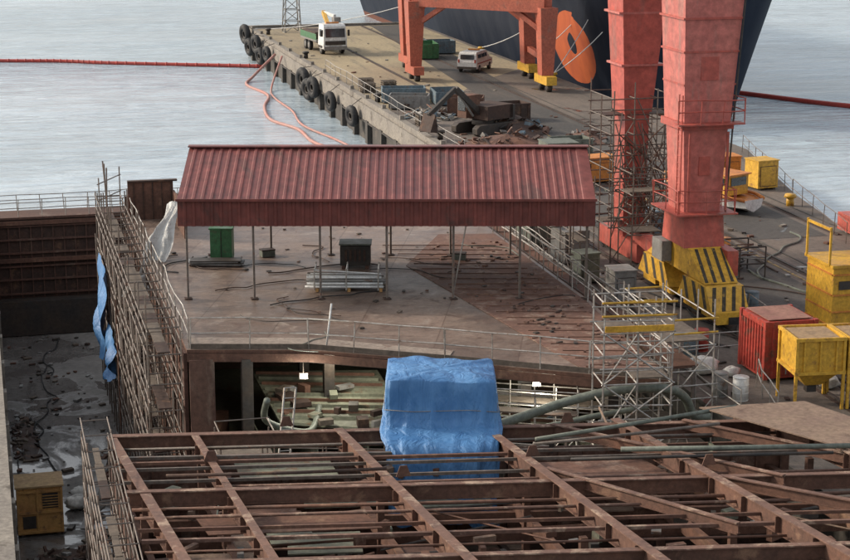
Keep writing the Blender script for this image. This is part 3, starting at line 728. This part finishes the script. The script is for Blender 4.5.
for k in range(7):
    z=k*1.25; w=.9-.055*k*1.1; w2=.9-.055*(k+1)*1.1
    for (a,c),(d,e) in (((-1,-1),(1,-1)),((1,-1),(1,1)),((1,1),(-1,1)),((-1,1),(-1,-1))):
        b.tube((cx+a*w,cy+c*w,z),(cx+d*w2,cy+e*w2,z+1.25),.04,GREY,4); b.tube((cx+a*w,cy+c*w,z),(cx+d*w,cy+e*w,z),.04,GREY,4)
b.box((cx,cy,9.1),(1.6,1.6,.12),GREY)
for s_ in(-.5,0,.5): b.box((cx+s_,cy-.8,9.7),(.4,.2,.4),WHITE)
b.done()
# ------------------------------------------------------------------ vehicles
def place(b,x,y,z,rz):
    T=Matrix.Translation((x,y,z))@Matrix.Rotation(math.radians(rz),4,'Z')
    b.v=[tuple(T@Vector(v)) for v in b.v]; return b.done(bevel=.03)
def wheel(b,x,y,r,w):
    b.cyl((x-w/2,y,r),(x+w/2,y,r),r,BLK,18); b.cyl((x-w/2-.01,y,r),(x+w/2+.01,y,r),r*.55,GREY,14)
def hullprof(b,prof,w,m,topw=None):
    n=len(prof); tw=topw or w
    zs=[p[1] for p in prof]; z0,z1=min(zs),max(zs)
    vs=[]
    for sx in(-1,1):
        for y,z in prof:
            f=(z-z0)/(z1-z0); ww=w+(tw-w)*max(0,(f-.5)*2); vs.append((sx*ww/2,y,z))
    b.poly(vs,[tuple(range(n)),tuple(range(2*n-1,n-1,-1))]+[((i+1)%n,i,n+i,n+(i+1)%n) for i in range(n)],m)
b=B('crane_truck')
for y in(-2.9,1.3,2.6):
    for x in(-1.0,1.0): wheel(b,x,y,.5,.34)
b.box((0,.4,.85),(.9,7.6,.3),DARK)
hullprof(b,[(-4.0,.55),(-4.05,1.5),(-3.85,2.75),(-3.6,2.95),(-2.1,2.95),(-2.05,.9),(-2.3,.55)],2.4,WHITE,2.2)
b.box((0,-3.985,2.1),(2.0,.06,.85),GLASS,M=Matrix.Translation((0,-3.97,2.12))@Matrix.Rotation(math.radians(-9),4,'X'))
b.box((0,-4.07,1.15),(2.1,.06,.4),DARK); b.box((0,-4.08,.65),(2.35,.16,.35),GREY)
for sx in(-1,1):
    b.box((sx*.85,-4.12,.85),(.4,.06,.2),WHITE); b.box((sx*1.19,-3.1,2.1),(.04,1.1,.7),GLASS); b.box((sx*1.4,-3.95,2.1),(.22,.12,.6),DARK); b.box((sx*1.1,-2.9,.75),(.3,1.3,.25),DARK)
b.box((0,1.4,1.12),(2.4,5.6,.22),GREY)
for sx in(-1,1): b.box((sx*1.18,1.4,1.5),(.06,5.6,.6),GREEN)
b.box((0,4.2,1.5),(2.4,.06,.6),GREEN); b.box((0,1.6,1.55),(2.1,4.4,.7),RUSTD)
b.box((0,-1.5,2.0),(.9,.7,1.8),WHITE); b.beam((0,-1.5,2.8),(.5,1.6,3.7),.35,.4,YEL); b.beam((.5,1.6,3.7),(.9,-1.0,3.5),.28,.3,WHITE)
b.box((.9,-1.5,3.2),(.7,.8,.5),GREY); b.box((0,-3.0,3.05),(1.3,.25,.14),ORG)
place(b,34.0,178.5,0.01,6)
b=B('parked_van')
hullprof(b,[(-2.25,.35),(-2.3,.95),(-2.12,1.72),(-1.95,1.85),(.7,1.85),(1.5,1.15),(2.25,1.0),(2.35,.4)],1.85,WHITE,1.6)
for y in(-1.45,1.5):
    for x in(-.85,.85): wheel(b,x,y,.33,.22)
b.box(None,(1.3,.04,.42),GLASS,M=Matrix.Translation((0,-2.23,1.42))@Matrix.Rotation(math.radians(-12),4,'X'))
for sx in(-1,1):
    for yy,ll in((-1.35,.85),(-.35,.85),(.45,.5)):
        b.box(None,(.03,ll,.34),GLASS,M=Matrix.Translation((sx*.885,yy,1.45))@Matrix.Rotation(math.radians(-sx*9),4,'Y'))
    b.box((sx*.93,0,.82),(.03,4.0,.10),REDC); b.box((sx*.78,-2.3,1.05),(.16,.05,.3),REDC)
b.box((0,-2.33,.45),(1.8,.12,.2),DARK); b.box((0,-.3,1.93),(1.1,.2,.12),ORG)
b.box(None,(1.4,.04,.75),GLASS,M=Matrix.Translation((0,1.12,1.5))@Matrix.Rotation(math.radians(42),4,'X'))
place(b,44.3,158.8,.01,-34)
b=B('tracked_excavator')
for sx in(-1,1):
    hp=[(-1.9,.15),(-1.6,0),(1.6,0),(1.9,.15),(1.9,.55),(1.6,.75),(-1.6,.75),(-1.9,.55)]
    vs=[];n=len(hp)
    for dx in(-.25,.25): vs+=[(sx*1.05+dx,y,z) for y,z in hp]
    b.poly(vs,[tuple(range(n)),tuple(range(2*n-1,n-1,-1))]+[((i+1)%n,i,n+i,n+(i+1)%n) for i in range(n)],DARK)
b.cyl((0,0,.6),(0,0,.95),.8,DARK,16)
b.box((0,.6,1.5),(2.3,2.6,1.0),RUSTD); b.box((0,1.8,1.4),(2.3,.6,1.1),DARK)
b.box((-.75,-.7,1.9),(.9,1.4,1.6),RUST); b.box((-.75,-1.42,2.1),(.75,.04,1.0),GLASS); b.box((-1.22,-.7,2.15),(.04,1.1,.9),GLASS)
b.beam((.2,-.6,1.5),(.2,-3.0,3.4),.3,.4,DARK); b.beam((.2,-3.0,3.4),(.2,-5.6,1.8),.25,.32,DARK); b.tube((.2,-1.2,1.3),(.2,-2.6,2.9),.08,GREY,8)
b.poly([(-.4,-6.0,.7),(.8,-6.0,.7),(.8,-5.5,1.9),(-.4,-5.5,1.9),(-.4,-5.2,.6),(.8,-5.2,.6)],[(0,1,2,3),(0,3,4),(1,5,2),(0,4,5,1)],RUSTD)
place(b,34.8,122.5,.01,-60)
def heap(name,cx,cy,rx,ry,h,n,ms,seed=1,z=0,sz=1.):
    rr=random.Random(seed); b=B(name)
    for i in range(n):
        a=rr.uniform(0,6.28); r=math.sqrt(rr.random()); x=cx+rx*r*math.cos(a); y=cy+ry*r*math.sin(a); zz=z+h*(1-r)*rr.uniform(.2,1)
        s=rr.uniform(.25,1.1)*sz
        T=Matrix.Translation((x,y,zz+.1*sz))@Matrix.Rotation(rr.uniform(0,6),4,'Z')@Matrix.Rotation(rr.uniform(-.6,.6),4,'X')@Matrix.Rotation(rr.uniform(-.6,.6),4,'Y')
        k=rr.random()
        size=(s,s*.7,.06) if k<.4 else ((s*1.8,.1,.1) if k<.7 else (s*.6,s*.5,s*.4))
        b.box(None,size,rr.choice(ms),M=T)
    N=16; vs=[(cx,cy,z+h*.7)]
    for ring,f in ((.5,.5),(1,.02)):
        for k in range(N):
            a=6.283*k/N; q=rr.uniform(.85,1.15); vs.append((cx+rx*ring*q*math.cos(a),cy+ry*ring*q*math.sin(a),z+h*f*.8*rr.uniform(.8,1.2)))
    fs=[(0,1+k,1+(k+1)%N) for k in range(N)]+[(1+k,1+N+k,1+N+(k+1)%N,1+(k+1)%N) for k in range(N)]
    b.poly(vs,fs,ms[0]); return b.done()
heap('scrap_heap',34.6,115.8,3.6,2.6,1.3,130,[RUST,RUSTD,REDPL,RUST,DARK],2,sz=.8)
heap('scrap_heap',37.4,123.5,2.3,4.0,1.5,100,[RUSTD,RUST,DARK,BLUEP],3,sz=.8)
heap('scrap_heap',33.0,131,2.0,2.6,.8,80,[CONC,PLANK,GREY,RUST,BLUEP],4,sz=.8)
heap('scrap_heap',41.0,118.0,1.2,2.6,.8,30,[RUST,RUSTD,GREY],5,sz=.7)
def trough(name,x,y,w,d,h,m,rz,m2=RUSTD,z=0):
    b=B(name); t=.08
    for cx,cy,sx,sy in ((0,-d/2,w,t),(0,d/2,w,t),(-w/2,0,t,d-t),(w/2,0,t,d-t)): b.box((cx,cy,h/2+.1),(sx,sy,h),m)
    b.box((0,0,.15),(w-t,d-t,.1),m2)
    for i in range(int(w/.6)+1): b.box((-w/2+i*.6,-d/2-.07,h/2+.1),(.08,.06,h*.9),m)
    for k in range(6): b.box((R.uniform(-w*.35,w*.35),R.uniform(-d*.35,d*.35),.3+R.uniform(0,h*.6)),(R.uniform(.3,w*.5),R.uniform(.2,.5),.12),R.choice([RUST,GREY,PLANK,m2]),R.uniform(0,180))
    for i in(-1,1): b.box((i*w*.3,0,.05),(.15,d,.1),DARK)
    T=Matrix.Translation((x,y,z))@Matrix.Rotation(math.radians(rz),4,'Z'); b.v=[tuple(T@Vector(v)) for v in b.v]; return b.done()
trough('scrap_skip',33.0,139.5,3.4,1.8,1.1,BLUEP,-10); trough('scrap_skip',32.6,135.8,3.0,1.8,1.0,GREY,-18); trough('scrap_skip',36.2,138,2.2,3.4,1.0,BLUEP,-6)
trough('scrap_skip',36.0,131.5,2.6,2,1.3,RUST,-20); trough('scrap_skip',38.4,128,2.6,1.8,1.2,RUSTD,10)
trough('scrap_skip',42.2,170,2.4,3.5,1.4,GREEN,-5); trough('scrap_skip',44.8,173.5,2.6,2,1.2,BLUEP,0)
trough('scrap_skip',37.8,112,2.5,1.8,1.0,DUCT,5)
for i,(x,y) in enumerate(((31.5,146),(32,149),(33.5,147),(31.6,127),(35,143))):
    b=B('timber_pallet_stack')
    for k in range(5):
        for q in range(4): b.box((x,y-.5+q*.33,.1+k*.17),(1.2,.14,.03),PLANK,R.uniform(-3,3))
        for q in(-1,0,1): b.box((x+q*.5,y,.03+k*.17),(.1,1.1,.1),PLANK)
    b.done()
# ------------------------------------------------------------------ right-hand quay objects
b=B('red_shipping_container')
cx,cy=29.2,61.3; w,d,h=2.05,2.3,2.2
b.box((cx,cy,h/2+.12),(w,d,h),REDC)
b.corr((cx-w/2+.1,cy-d/2-.02,.25),(1,0,0),(0,0,1),w-.2,h-.35,(0,-1,0),.25,.05,REDC)
b.corr((cx-w/2-.02,cy-d/2+.1,.25),(0,1,0),(0,0,1),d-.2,h-.35,(-1,0,0),.25,.05,REDC)
for sx in(-1,1):
    for sy in(-1,1): b.box((cx+sx*(w/2-.03),cy+sy*(d/2-.03),h/2+.12),(.16,.16,h+.06),REDC)
for x in(-.5,-.2,.2,.5): b.tube((cx+x,cy-d/2-.1,.3),(cx+x,cy-d/2-.1,h),.025,GREY,5)
b.box((cx,cy,h+.17),(w-.3,d-.3,.03),mat('container_pale_lid',(.30,.16,.12),(.22,.10,.08),scale=1.5));  # lid panel paler and browner than the sides
for q in(-1,1): b.box((cx+q*.7,cy,.06),(.2,d,.12),DARK)
b.done()
def hopper(name,cx,cy,w,d,rz=0):
    b=B(name)
    b.box((0,0,2.0),(w,d,1.2),YEL); taperbox(b,(0,0,.75),(w*.35,d*.35,0),(0,0,1.4),(w*.98,d*.98,0),YEL)
    for sx in(-1,1):
        for sy in(-1,1): b.box((sx*(w/2+.03),sy*(d/2+.03),1.3),(.1,.1,2.6),YEL)
    for z in(2.62,1.38): 
        for sy in(-1,1): b.box((0,sy*(d/2+.05),z),(w+.2,.08,.12),YEL)
        for sx in(-1,1): b.box((sx*(w/2+.05),0,z),(.08,d,.12),YEL)
    for x in(-.5,0,.5): b.box((x*w*.7,-d/2-.04,2),(.07,.07,1.1),YEL)
    b.box((0,0,2.61),(w-.2,d-.2,.04),mat('sand_load',(.33,.22,.12),(.25,.17,.1),scale=2))
    b.box((0,0,.6),(.35,.35,.3),DARK)
    T=Matrix.Translation((cx,cy,0))@Matrix.Rotation(math.radians(rz),4,'Z'); b.v=[tuple(T@Vector(v)) for v in b.v]; b.done()
hopper('yellow_hopper',28.7,57.4,1.7,1.8,-6); hopper('yellow_hopper',30.6,57.2,1.7,1.8,-4); hopper('yellow_hopper',32.6,57.2,1.7,1.8,-4)
b=B('yellow_machine_cabin')
b.box((34.4,66.2,1.6),(2.2,2.4,2.9),YEL); b.box((34.4,66.2,3.1),(2.4,2.6,.12),YEL); b.box((34.4,66.2,.08),(2.0,2.2,.16),DARK)
for z in(.6,1.2,1.9,2.75): b.box((34.4,64.96,z),(2.2,.05,.06),ORG); b.box((33.28,66.2,z),(.05,2.3,.06),ORG)
b.box((33.8,64.97,2.3),(.5,.04,.35),DARK)
for y in(65.2,67.3): b.box((33.2,y,3.9),(.08,.08,1.6),YEL)
b.beam((33.2,65.2,4.6),(33.2,67.3,4.6),.08,.1,YEL)
b.done()
def bag(name,x,y,z,s,seed,m=BAG):
    rr=random.Random(seed); b=B(name); N=16;Mn=10;vs=[];fs=[]
    for j in range(Mn+1):
        th=math.pi*j/Mn
        for i in range(N):
            a=6.283*i/N; r=1+.13*math.sin(3*a+seed+j)+.1*rr.uniform(-1,1)
            vs.append((x+s*math.sin(th)**.7*math.cos(a)*r,y+s*.8*math.sin(th)**.7*math.sin(a)*r,z+s*.62*(1-math.cos(th))*.9*r**.3))
    for j in range(Mn):
        for i in range(N): fs.append((j*N+i,(j+1)*N+i,(j+1)*N+(i+1)%N,j*N+(i+1)%N))
    b.poly(vs,fs,m,True); b.done()
bag('white_bulk_bag',26.4,61.8,0,.6,1); bag('white_bulk_bag',27.3,61.2,0,.35,2)
for i,(x,y) in enumerate(((30.2,58.9),(31.2,64.5),(33.4,62.5))): bag('white_bulk_bag',x,y,0,.42,i+5)
def drum(x,y,m,name='oil_drum'):
    b=B(name); b.cyl((x,y,0),(x,y,.88),.29,m,16)
    for z in(.02,.3,.6,.87): b.torus((x,y,z),(0,0,1),.29,.015,m,16,5)
    b.done()
for x,y,m in ((27.0,64.5,BLUEP),(27.6,64.9,REDC),(25.9,59,GREY),(26.4,58.3,WHITE),(31.5,70,GREY),(32.2,70.3,BLUEP),(35.5,81,ORG),(27.1,69.2,GREY)): drum(x,y,m)
b=B('cable_coil')
for i in range(12): b.torus((34.5+R.uniform(-.15,.15),78.5+R.uniform(-.15,.15),.1+i*.06),(R.uniform(-.1,.1),R.uniform(-.1,.1),1),.75+R.uniform(-.2,.2),.05,DARK,18,5)
b.done()
b=B('steel_frame_rack')
for k in range(3):
    x=32.8+k*1.3
    for y in(76,78): b.tube((x,y,0),(x,y,1.5),.04,DARK,4)
    b.tube((x,76,1.5),(x,78,1.5),.04,DARK,4); b.tube((x,76,.7),(x,78,.7),.04,DARK,4)
for y in(76,78): b.tube((32.8,y,1.5),(35.4,y,1.5),.04,DARK,4); b.tube((32.8,y,.7),(35.4,y,.7),.04,DARK,4)
for i in range(10): b.tube((32.8+R.uniform(0,.3),76+R.random()*2,.75+R.random()*.5),(35.6,76+R.random()*2,.75+R.random()*.5),.03,R.choice([RUST,GREY]),4)
b.done()
b=B('quay_barrier_fence')
rail(b,[(25.4,56,0),(25.5,86,0)],1.1,2.2); rail(b,[(26,63.2,0),(31,63.6,0),(31.4,69,0)],1.1,1.6)
rail(b,[(42.6,82,0),(45.3,94,0),(49.2,110,0)],1.1,2.4,m=SCAF)
rail(b,[(33.6,92,0),(39.5,92,0)],1.1,1.5); rail(b,[(26.6,55.6,0),(27.6,59.6,0)],1.1,1.3)
b.done()
b=B('quay_hoses_and_cables')
for k in range(26):
    x=R.uniform(25.6,37);y=R.uniform(58,95);a=R.uniform(1.2,1.9);pts=[(x,y,.05)]
    for i in range(8):
        a+=R.uniform(-.45,.45); x+=math.cos(a)*1.4;y+=math.sin(a)*1.6; pts.append((min(41,max(25.5,x)),y,.05))
    b.path(smoothp(pts,5),R.choice([.03,.04,.05]),R.choice([BLK,DARK,RUSTD,DUCT,DARK,BLK]),5)
b.done()
b=B('quay_litter')
for k in range(260):
    x=R.uniform(25.5,42);y=R.uniform(52,112); s_=R.uniform(.06,.32)
    if abs(x-bx)<1.4 and 66<y<77: continue
    b.box((x,y,s_*.22+.01),(s_*R.uniform(.5,2.2),s_,s_*.4),R.choice([RUST,RUSTD,DARK,GREY,PLANK,CONC,DARK,DUCT]),R.uniform(0,90))
for k in range(60):
    x=R.triangular(31,48,32);y=R.uniform(112,200); s_=R.uniform(.06,.28)
    b.box((x,y,s_*.2+.01),(s_*R.uniform(.5,3),s_,s_*.35),R.choice([RUST,PLANK,GREY,PLANK,CONC]),R.uniform(0,90))
b.done()
for x,y,w,d,h,m,rz in ((27.6,81.5,1.3,1.6,1.5,GREY,8),(27.3,86,1.4,2.2,1.3,DUCT,0),(34.0,86.5,1.6,1.2,1.2,BLUEP,12),(27.2,73.2,1.0,1.2,1.4,GREY,0),(36.2,102,2.2,1.4,1.4,ORG,10),(33.2,101,2.6,1.6,1.2,RUST,-12),(35.5,107.5,2,2,1.5,DUCT,0),(44.9,97.5,1.4,1.4,1.6,YEL,10),(44.0,100.5,1.2,1.4,1.4,ORG,0),(26.9,77.2,1.0,1.0,1.3,DUCT,10)):
    b=B('equipment_cabinet'); b.box((x,y,h/2+.12),(w,d,h),m,rz); b.box((x,y,h+.15),(w+.1,d+.1,.06),m,rz)
    T=Matrix.Translation((x,y,0))@Matrix.Rotation(math.radians(rz),4,'Z')
    for q in(-1,1): b.box(None,(.14,d*.96,.12),DARK,M=T@Matrix.Translation((q*w*.35,0,.06)))
    b.box(None,(w*.8,.03,h*.75),DARK if m!=DARK else GREY,M=T@Matrix.Translation((0,-d/2-.012,h*.52)))
    b.box(None,(w*.76,.03,h*.71),m,M=T@Matrix.Translation((0,-d/2-.03,h*.52)))
    b.done()
b=B('yellow_work_boat')
st=[(-3.0,.75,.9),(-2,1.15,1.0),(0,1.35,1.05),(2,1.25,1.15),(3.2,.7,1.35),(3.8,.06,1.5)]
vs=[];
for y,hw,h in st:
    vs+=[(-hw,y,h),(-hw*.8,y,.45),(0,y,.2),(hw*.8,y,.45),(hw,y,h)]
fs=[]
for i in range(len(st)-1):
    for k in range(4): fs.append((i*5+k,i*5+k+1,(i+1)*5+k+1,(i+1)*5+k))
fs.append((0,1,2,3,4)); b.poly(vs,fs,WHITE)
b.poly([(-hw+.05,y,h-.12) for y,hw,h in st]+[(hw-.05,y,h-.12) for y,hw,h in reversed(st)],[tuple(range(12))],ORG)
for sgn in(-1,1): b.path([(sgn*hw,y,h) for y,hw,h in st],.1,ORG,6)
b.box((0,-.6,1.55),(1.6,2.4,1.1),YEL); b.box((0,-.6,2.13),(1.8,2.7,.08),ORG); b.box((0,-1.82,1.75),(1.2,.04,.45),GLASS)
for sgn in(-1,1): b.box((sgn*.81,-.6,1.75),(.04,1.8,.4),GLASS); b.box((sgn*.6,0,.2),(.15,4.2,.4),DARK)
b.box((0,1.7,1.35),(1.0,1.0,.6),YEL)
T=Matrix.Translation((39.8,92.6,0))@Matrix.Rotation(math.radians(24),4,'Z'); b.v=[tuple(T@Vector(v)) for v in b.v]; b.done()
trough('orange_skip',43.6,102.5,2.2,1.6,1.3,ORG,8,RUST)
# ------------------------------------------------------------------ dock floor objects
b=B('yellow_generator_box')
cx,cy,z0=1.45,68.4,-6.5
w,d,h=1.75,1.5,1.9
b.box((cx,cy,z0+h/2+.1),(w,d,h),WOOD); b.box((cx,cy,z0+h+.14),(w+.12,d+.12,.07),mat('pale_box_lid',(.42,.30,.16),(.34,.22,.11),scale=2))
for z in(.2,1.0,1.85): b.box((cx,cy-d/2-.04,z0+z),(w,.06,.09),WOOD)
for x in(-1,-.1,1): b.box((cx+x*.84,cy-d/2-.045,z0+1.05),(.08,.07,1.8),WOOD)
b.box((cx+.4,cy-d/2-.015,z0+1.45),(.6,.03,.6),DARK)
for i in range(5): b.box((cx+.4,cy-d/2-.04,z0+1.22+i*.11),(.6,.03,.03),WOOD)
b.box((cx-.42,cy-d/2-.015,z0+.6),(.5,.03,.5),DARK)
for x in(-.7,.7): b.box((cx+x,cy,z0+.05),(.12,d,.1),DARK)
b.done()
bag('white_rubbish_bag',3.0,70.4,-6.5,.5,21); bag('white_rubbish_bag',3.6,69.8,-6.5,.42,22); bag('white_rubbish_bag',3.3,71.4,-6.5,.5,23)
b=B('leaning_boards'); b.beam((3.1,67.5,-6.3),(4.2,71.5,-4.9),.3,.06,GREY); b.beam((3.0,66.4,-6.4),(5.2,68,-6.4),.3,.08,PLANK); b.beam((2.8,65.8,-6.4),(5.0,66.6,-6.36),.25,.08,RUST); b.done()
heap('dock_rubble',1.2,80,.6,3.5,.25,60,[RUSTD,DARK,PLANK,GREY],31,-6.5,.4)
heap('dock_rubble',2.4,64.5,1.6,1.6,.3,60,[RUSTD,DARK,PLANK,GREY],32,-6.5,.5)
heap('dock_rubble',4.8,75,.5,2.5,.3,50,[RUSTD,DARK,RUST,GREY],33,-6.5,.4)
b=B('dock_hoses')
for k in range(5):
    x=R.uniform(1,5);y=70+k*5;pts=[(x,y,-6.44)]
    for i in range(6): x+=R.uniform(-.5,.5);y+=R.uniform(.6,1.8);pts.append((min(5,max(.8,x)),min(98,y),-6.44))
    b.path(smoothp(pts,5),.03,BLK,5)
b.done()
b=B('dock_floor_litter')
for k in range(120):
    x=R.uniform(.7,5.2);y=R.uniform(62,98); s_=R.uniform(.05,.25)
    b.box((x,y,-6.48+s_*.2),(s_*R.uniform(.5,2.2),s_,s_*.4),R.choice([RUST,RUSTD,DARK,GREY,PLANK]),R.uniform(0,90))
b.done()
# ------------------------------------------------------------------ work lights (lit in the photo under the deck)
for i,(X,Y,z) in enumerate(((4.0,62.0,.9),(-3.2,66.5,.9),(1,67,.8),(-4.4,62.6,1.0))):
    b=B('work_light'); p=W(X,Y,z)
    em=bpy.data.materials.get('lamp_glow')
    if not em:
        em=bpy.data.materials.new('lamp_glow'); em.use_nodes=True; q=em.node_tree.nodes['Principled BSDF']; q.inputs['Emission Color'].default_value=(1,.95,.8,1); q.inputs['Emission Strength'].default_value=12
    b.box(p,(.2,.05,.14),em,-14); b.box(p+Vector((.02,.06,0)),(.3,.06,.22),DARK,-14); b.tube(p+Vector((0,0,.1)),p+Vector((0,0,.55)),.015,DARK,4); wl=b.done()
    l=bpy.data.lights.new('lamp','POINT'); l.energy=260; l.color=(1,.95,.80); l.shadow_soft_size=.15
    lo=bpy.data.objects.new('lamp',l); lo.location=p+Vector((0,-.25,-.1)); bpy.context.collection.objects.link(lo); lo.parent=wl
# ------------------------------------------------------------------ world / sun / camera
sc=bpy.context.scene
w=bpy.data.worlds.new('World'); sc.world=w; w.use_nodes=True; nt=w.node_tree
bg=nt.nodes['Background']; sky=nt.nodes.new('ShaderNodeTexSky'); sky.sky_type='NISHITA'; sky.sun_disc=False
EL,AZ=27,-60   # azimuth measured from +Y towards +X
sky.sun_elevation=math.radians(EL); sky.sun_rotation=math.radians(AZ); sky.dust_density=4; sky.air_density=1.2
hs=nt.nodes.new('ShaderNodeHueSaturation'); hs.inputs['Saturation'].default_value=.5
nt.links.new(sky.outputs[0],hs.inputs['Color'])
tc=nt.nodes.new('ShaderNodeTexCoord'); mp=nt.nodes.new('ShaderNodeMapping'); mp.inputs['Scale'].default_value=(1,1,3); nt.links.new(tc.outputs['Generated'],mp.inputs[0])
cn=noise(nt,mp.outputs[0],1.6,6,.6,.3)
veil=ramp(nt,cn,[(.35,(1.9,2.05,2.3)),(.65,(3.9,3.8,3.6))])
nt.links.new(mix(nt,1.,hs.outputs[0],veil,'ADD'),bg.inputs[0]); bg.inputs[1].default_value=.135
s=bpy.data.lights.new('sun','SUN'); s.energy=3.3; s.angle=math.radians(6); s.color=(1,.85,.68)
so=bpy.data.objects.new('sun',s); bpy.context.collection.objects.link(so)
a=math.radians(AZ);e=math.radians(EL)
d=Vector((math.sin(a)*math.cos(e),math.cos(a)*math.cos(e),math.sin(e)))
so.rotation_euler=d.to_track_quat('Z','Y').to_euler()
cam=bpy.data.cameras.new('camera'); cam.lens=1800/850*36; cam.sensor_width=36; cam.clip_end=9000; cam.clip_start=.5
co=bpy.data.objects.new('camera',cam); co.location=(0,0,19.5); co.rotation_euler=(math.radians(90-13.4),0,math.radians(-14))
bpy.context.collection.objects.link(co); sc.camera=co
sc.view_settings.view_transform='Standard'; sc.view_settings.look='None'; sc.view_settings.exposure=0
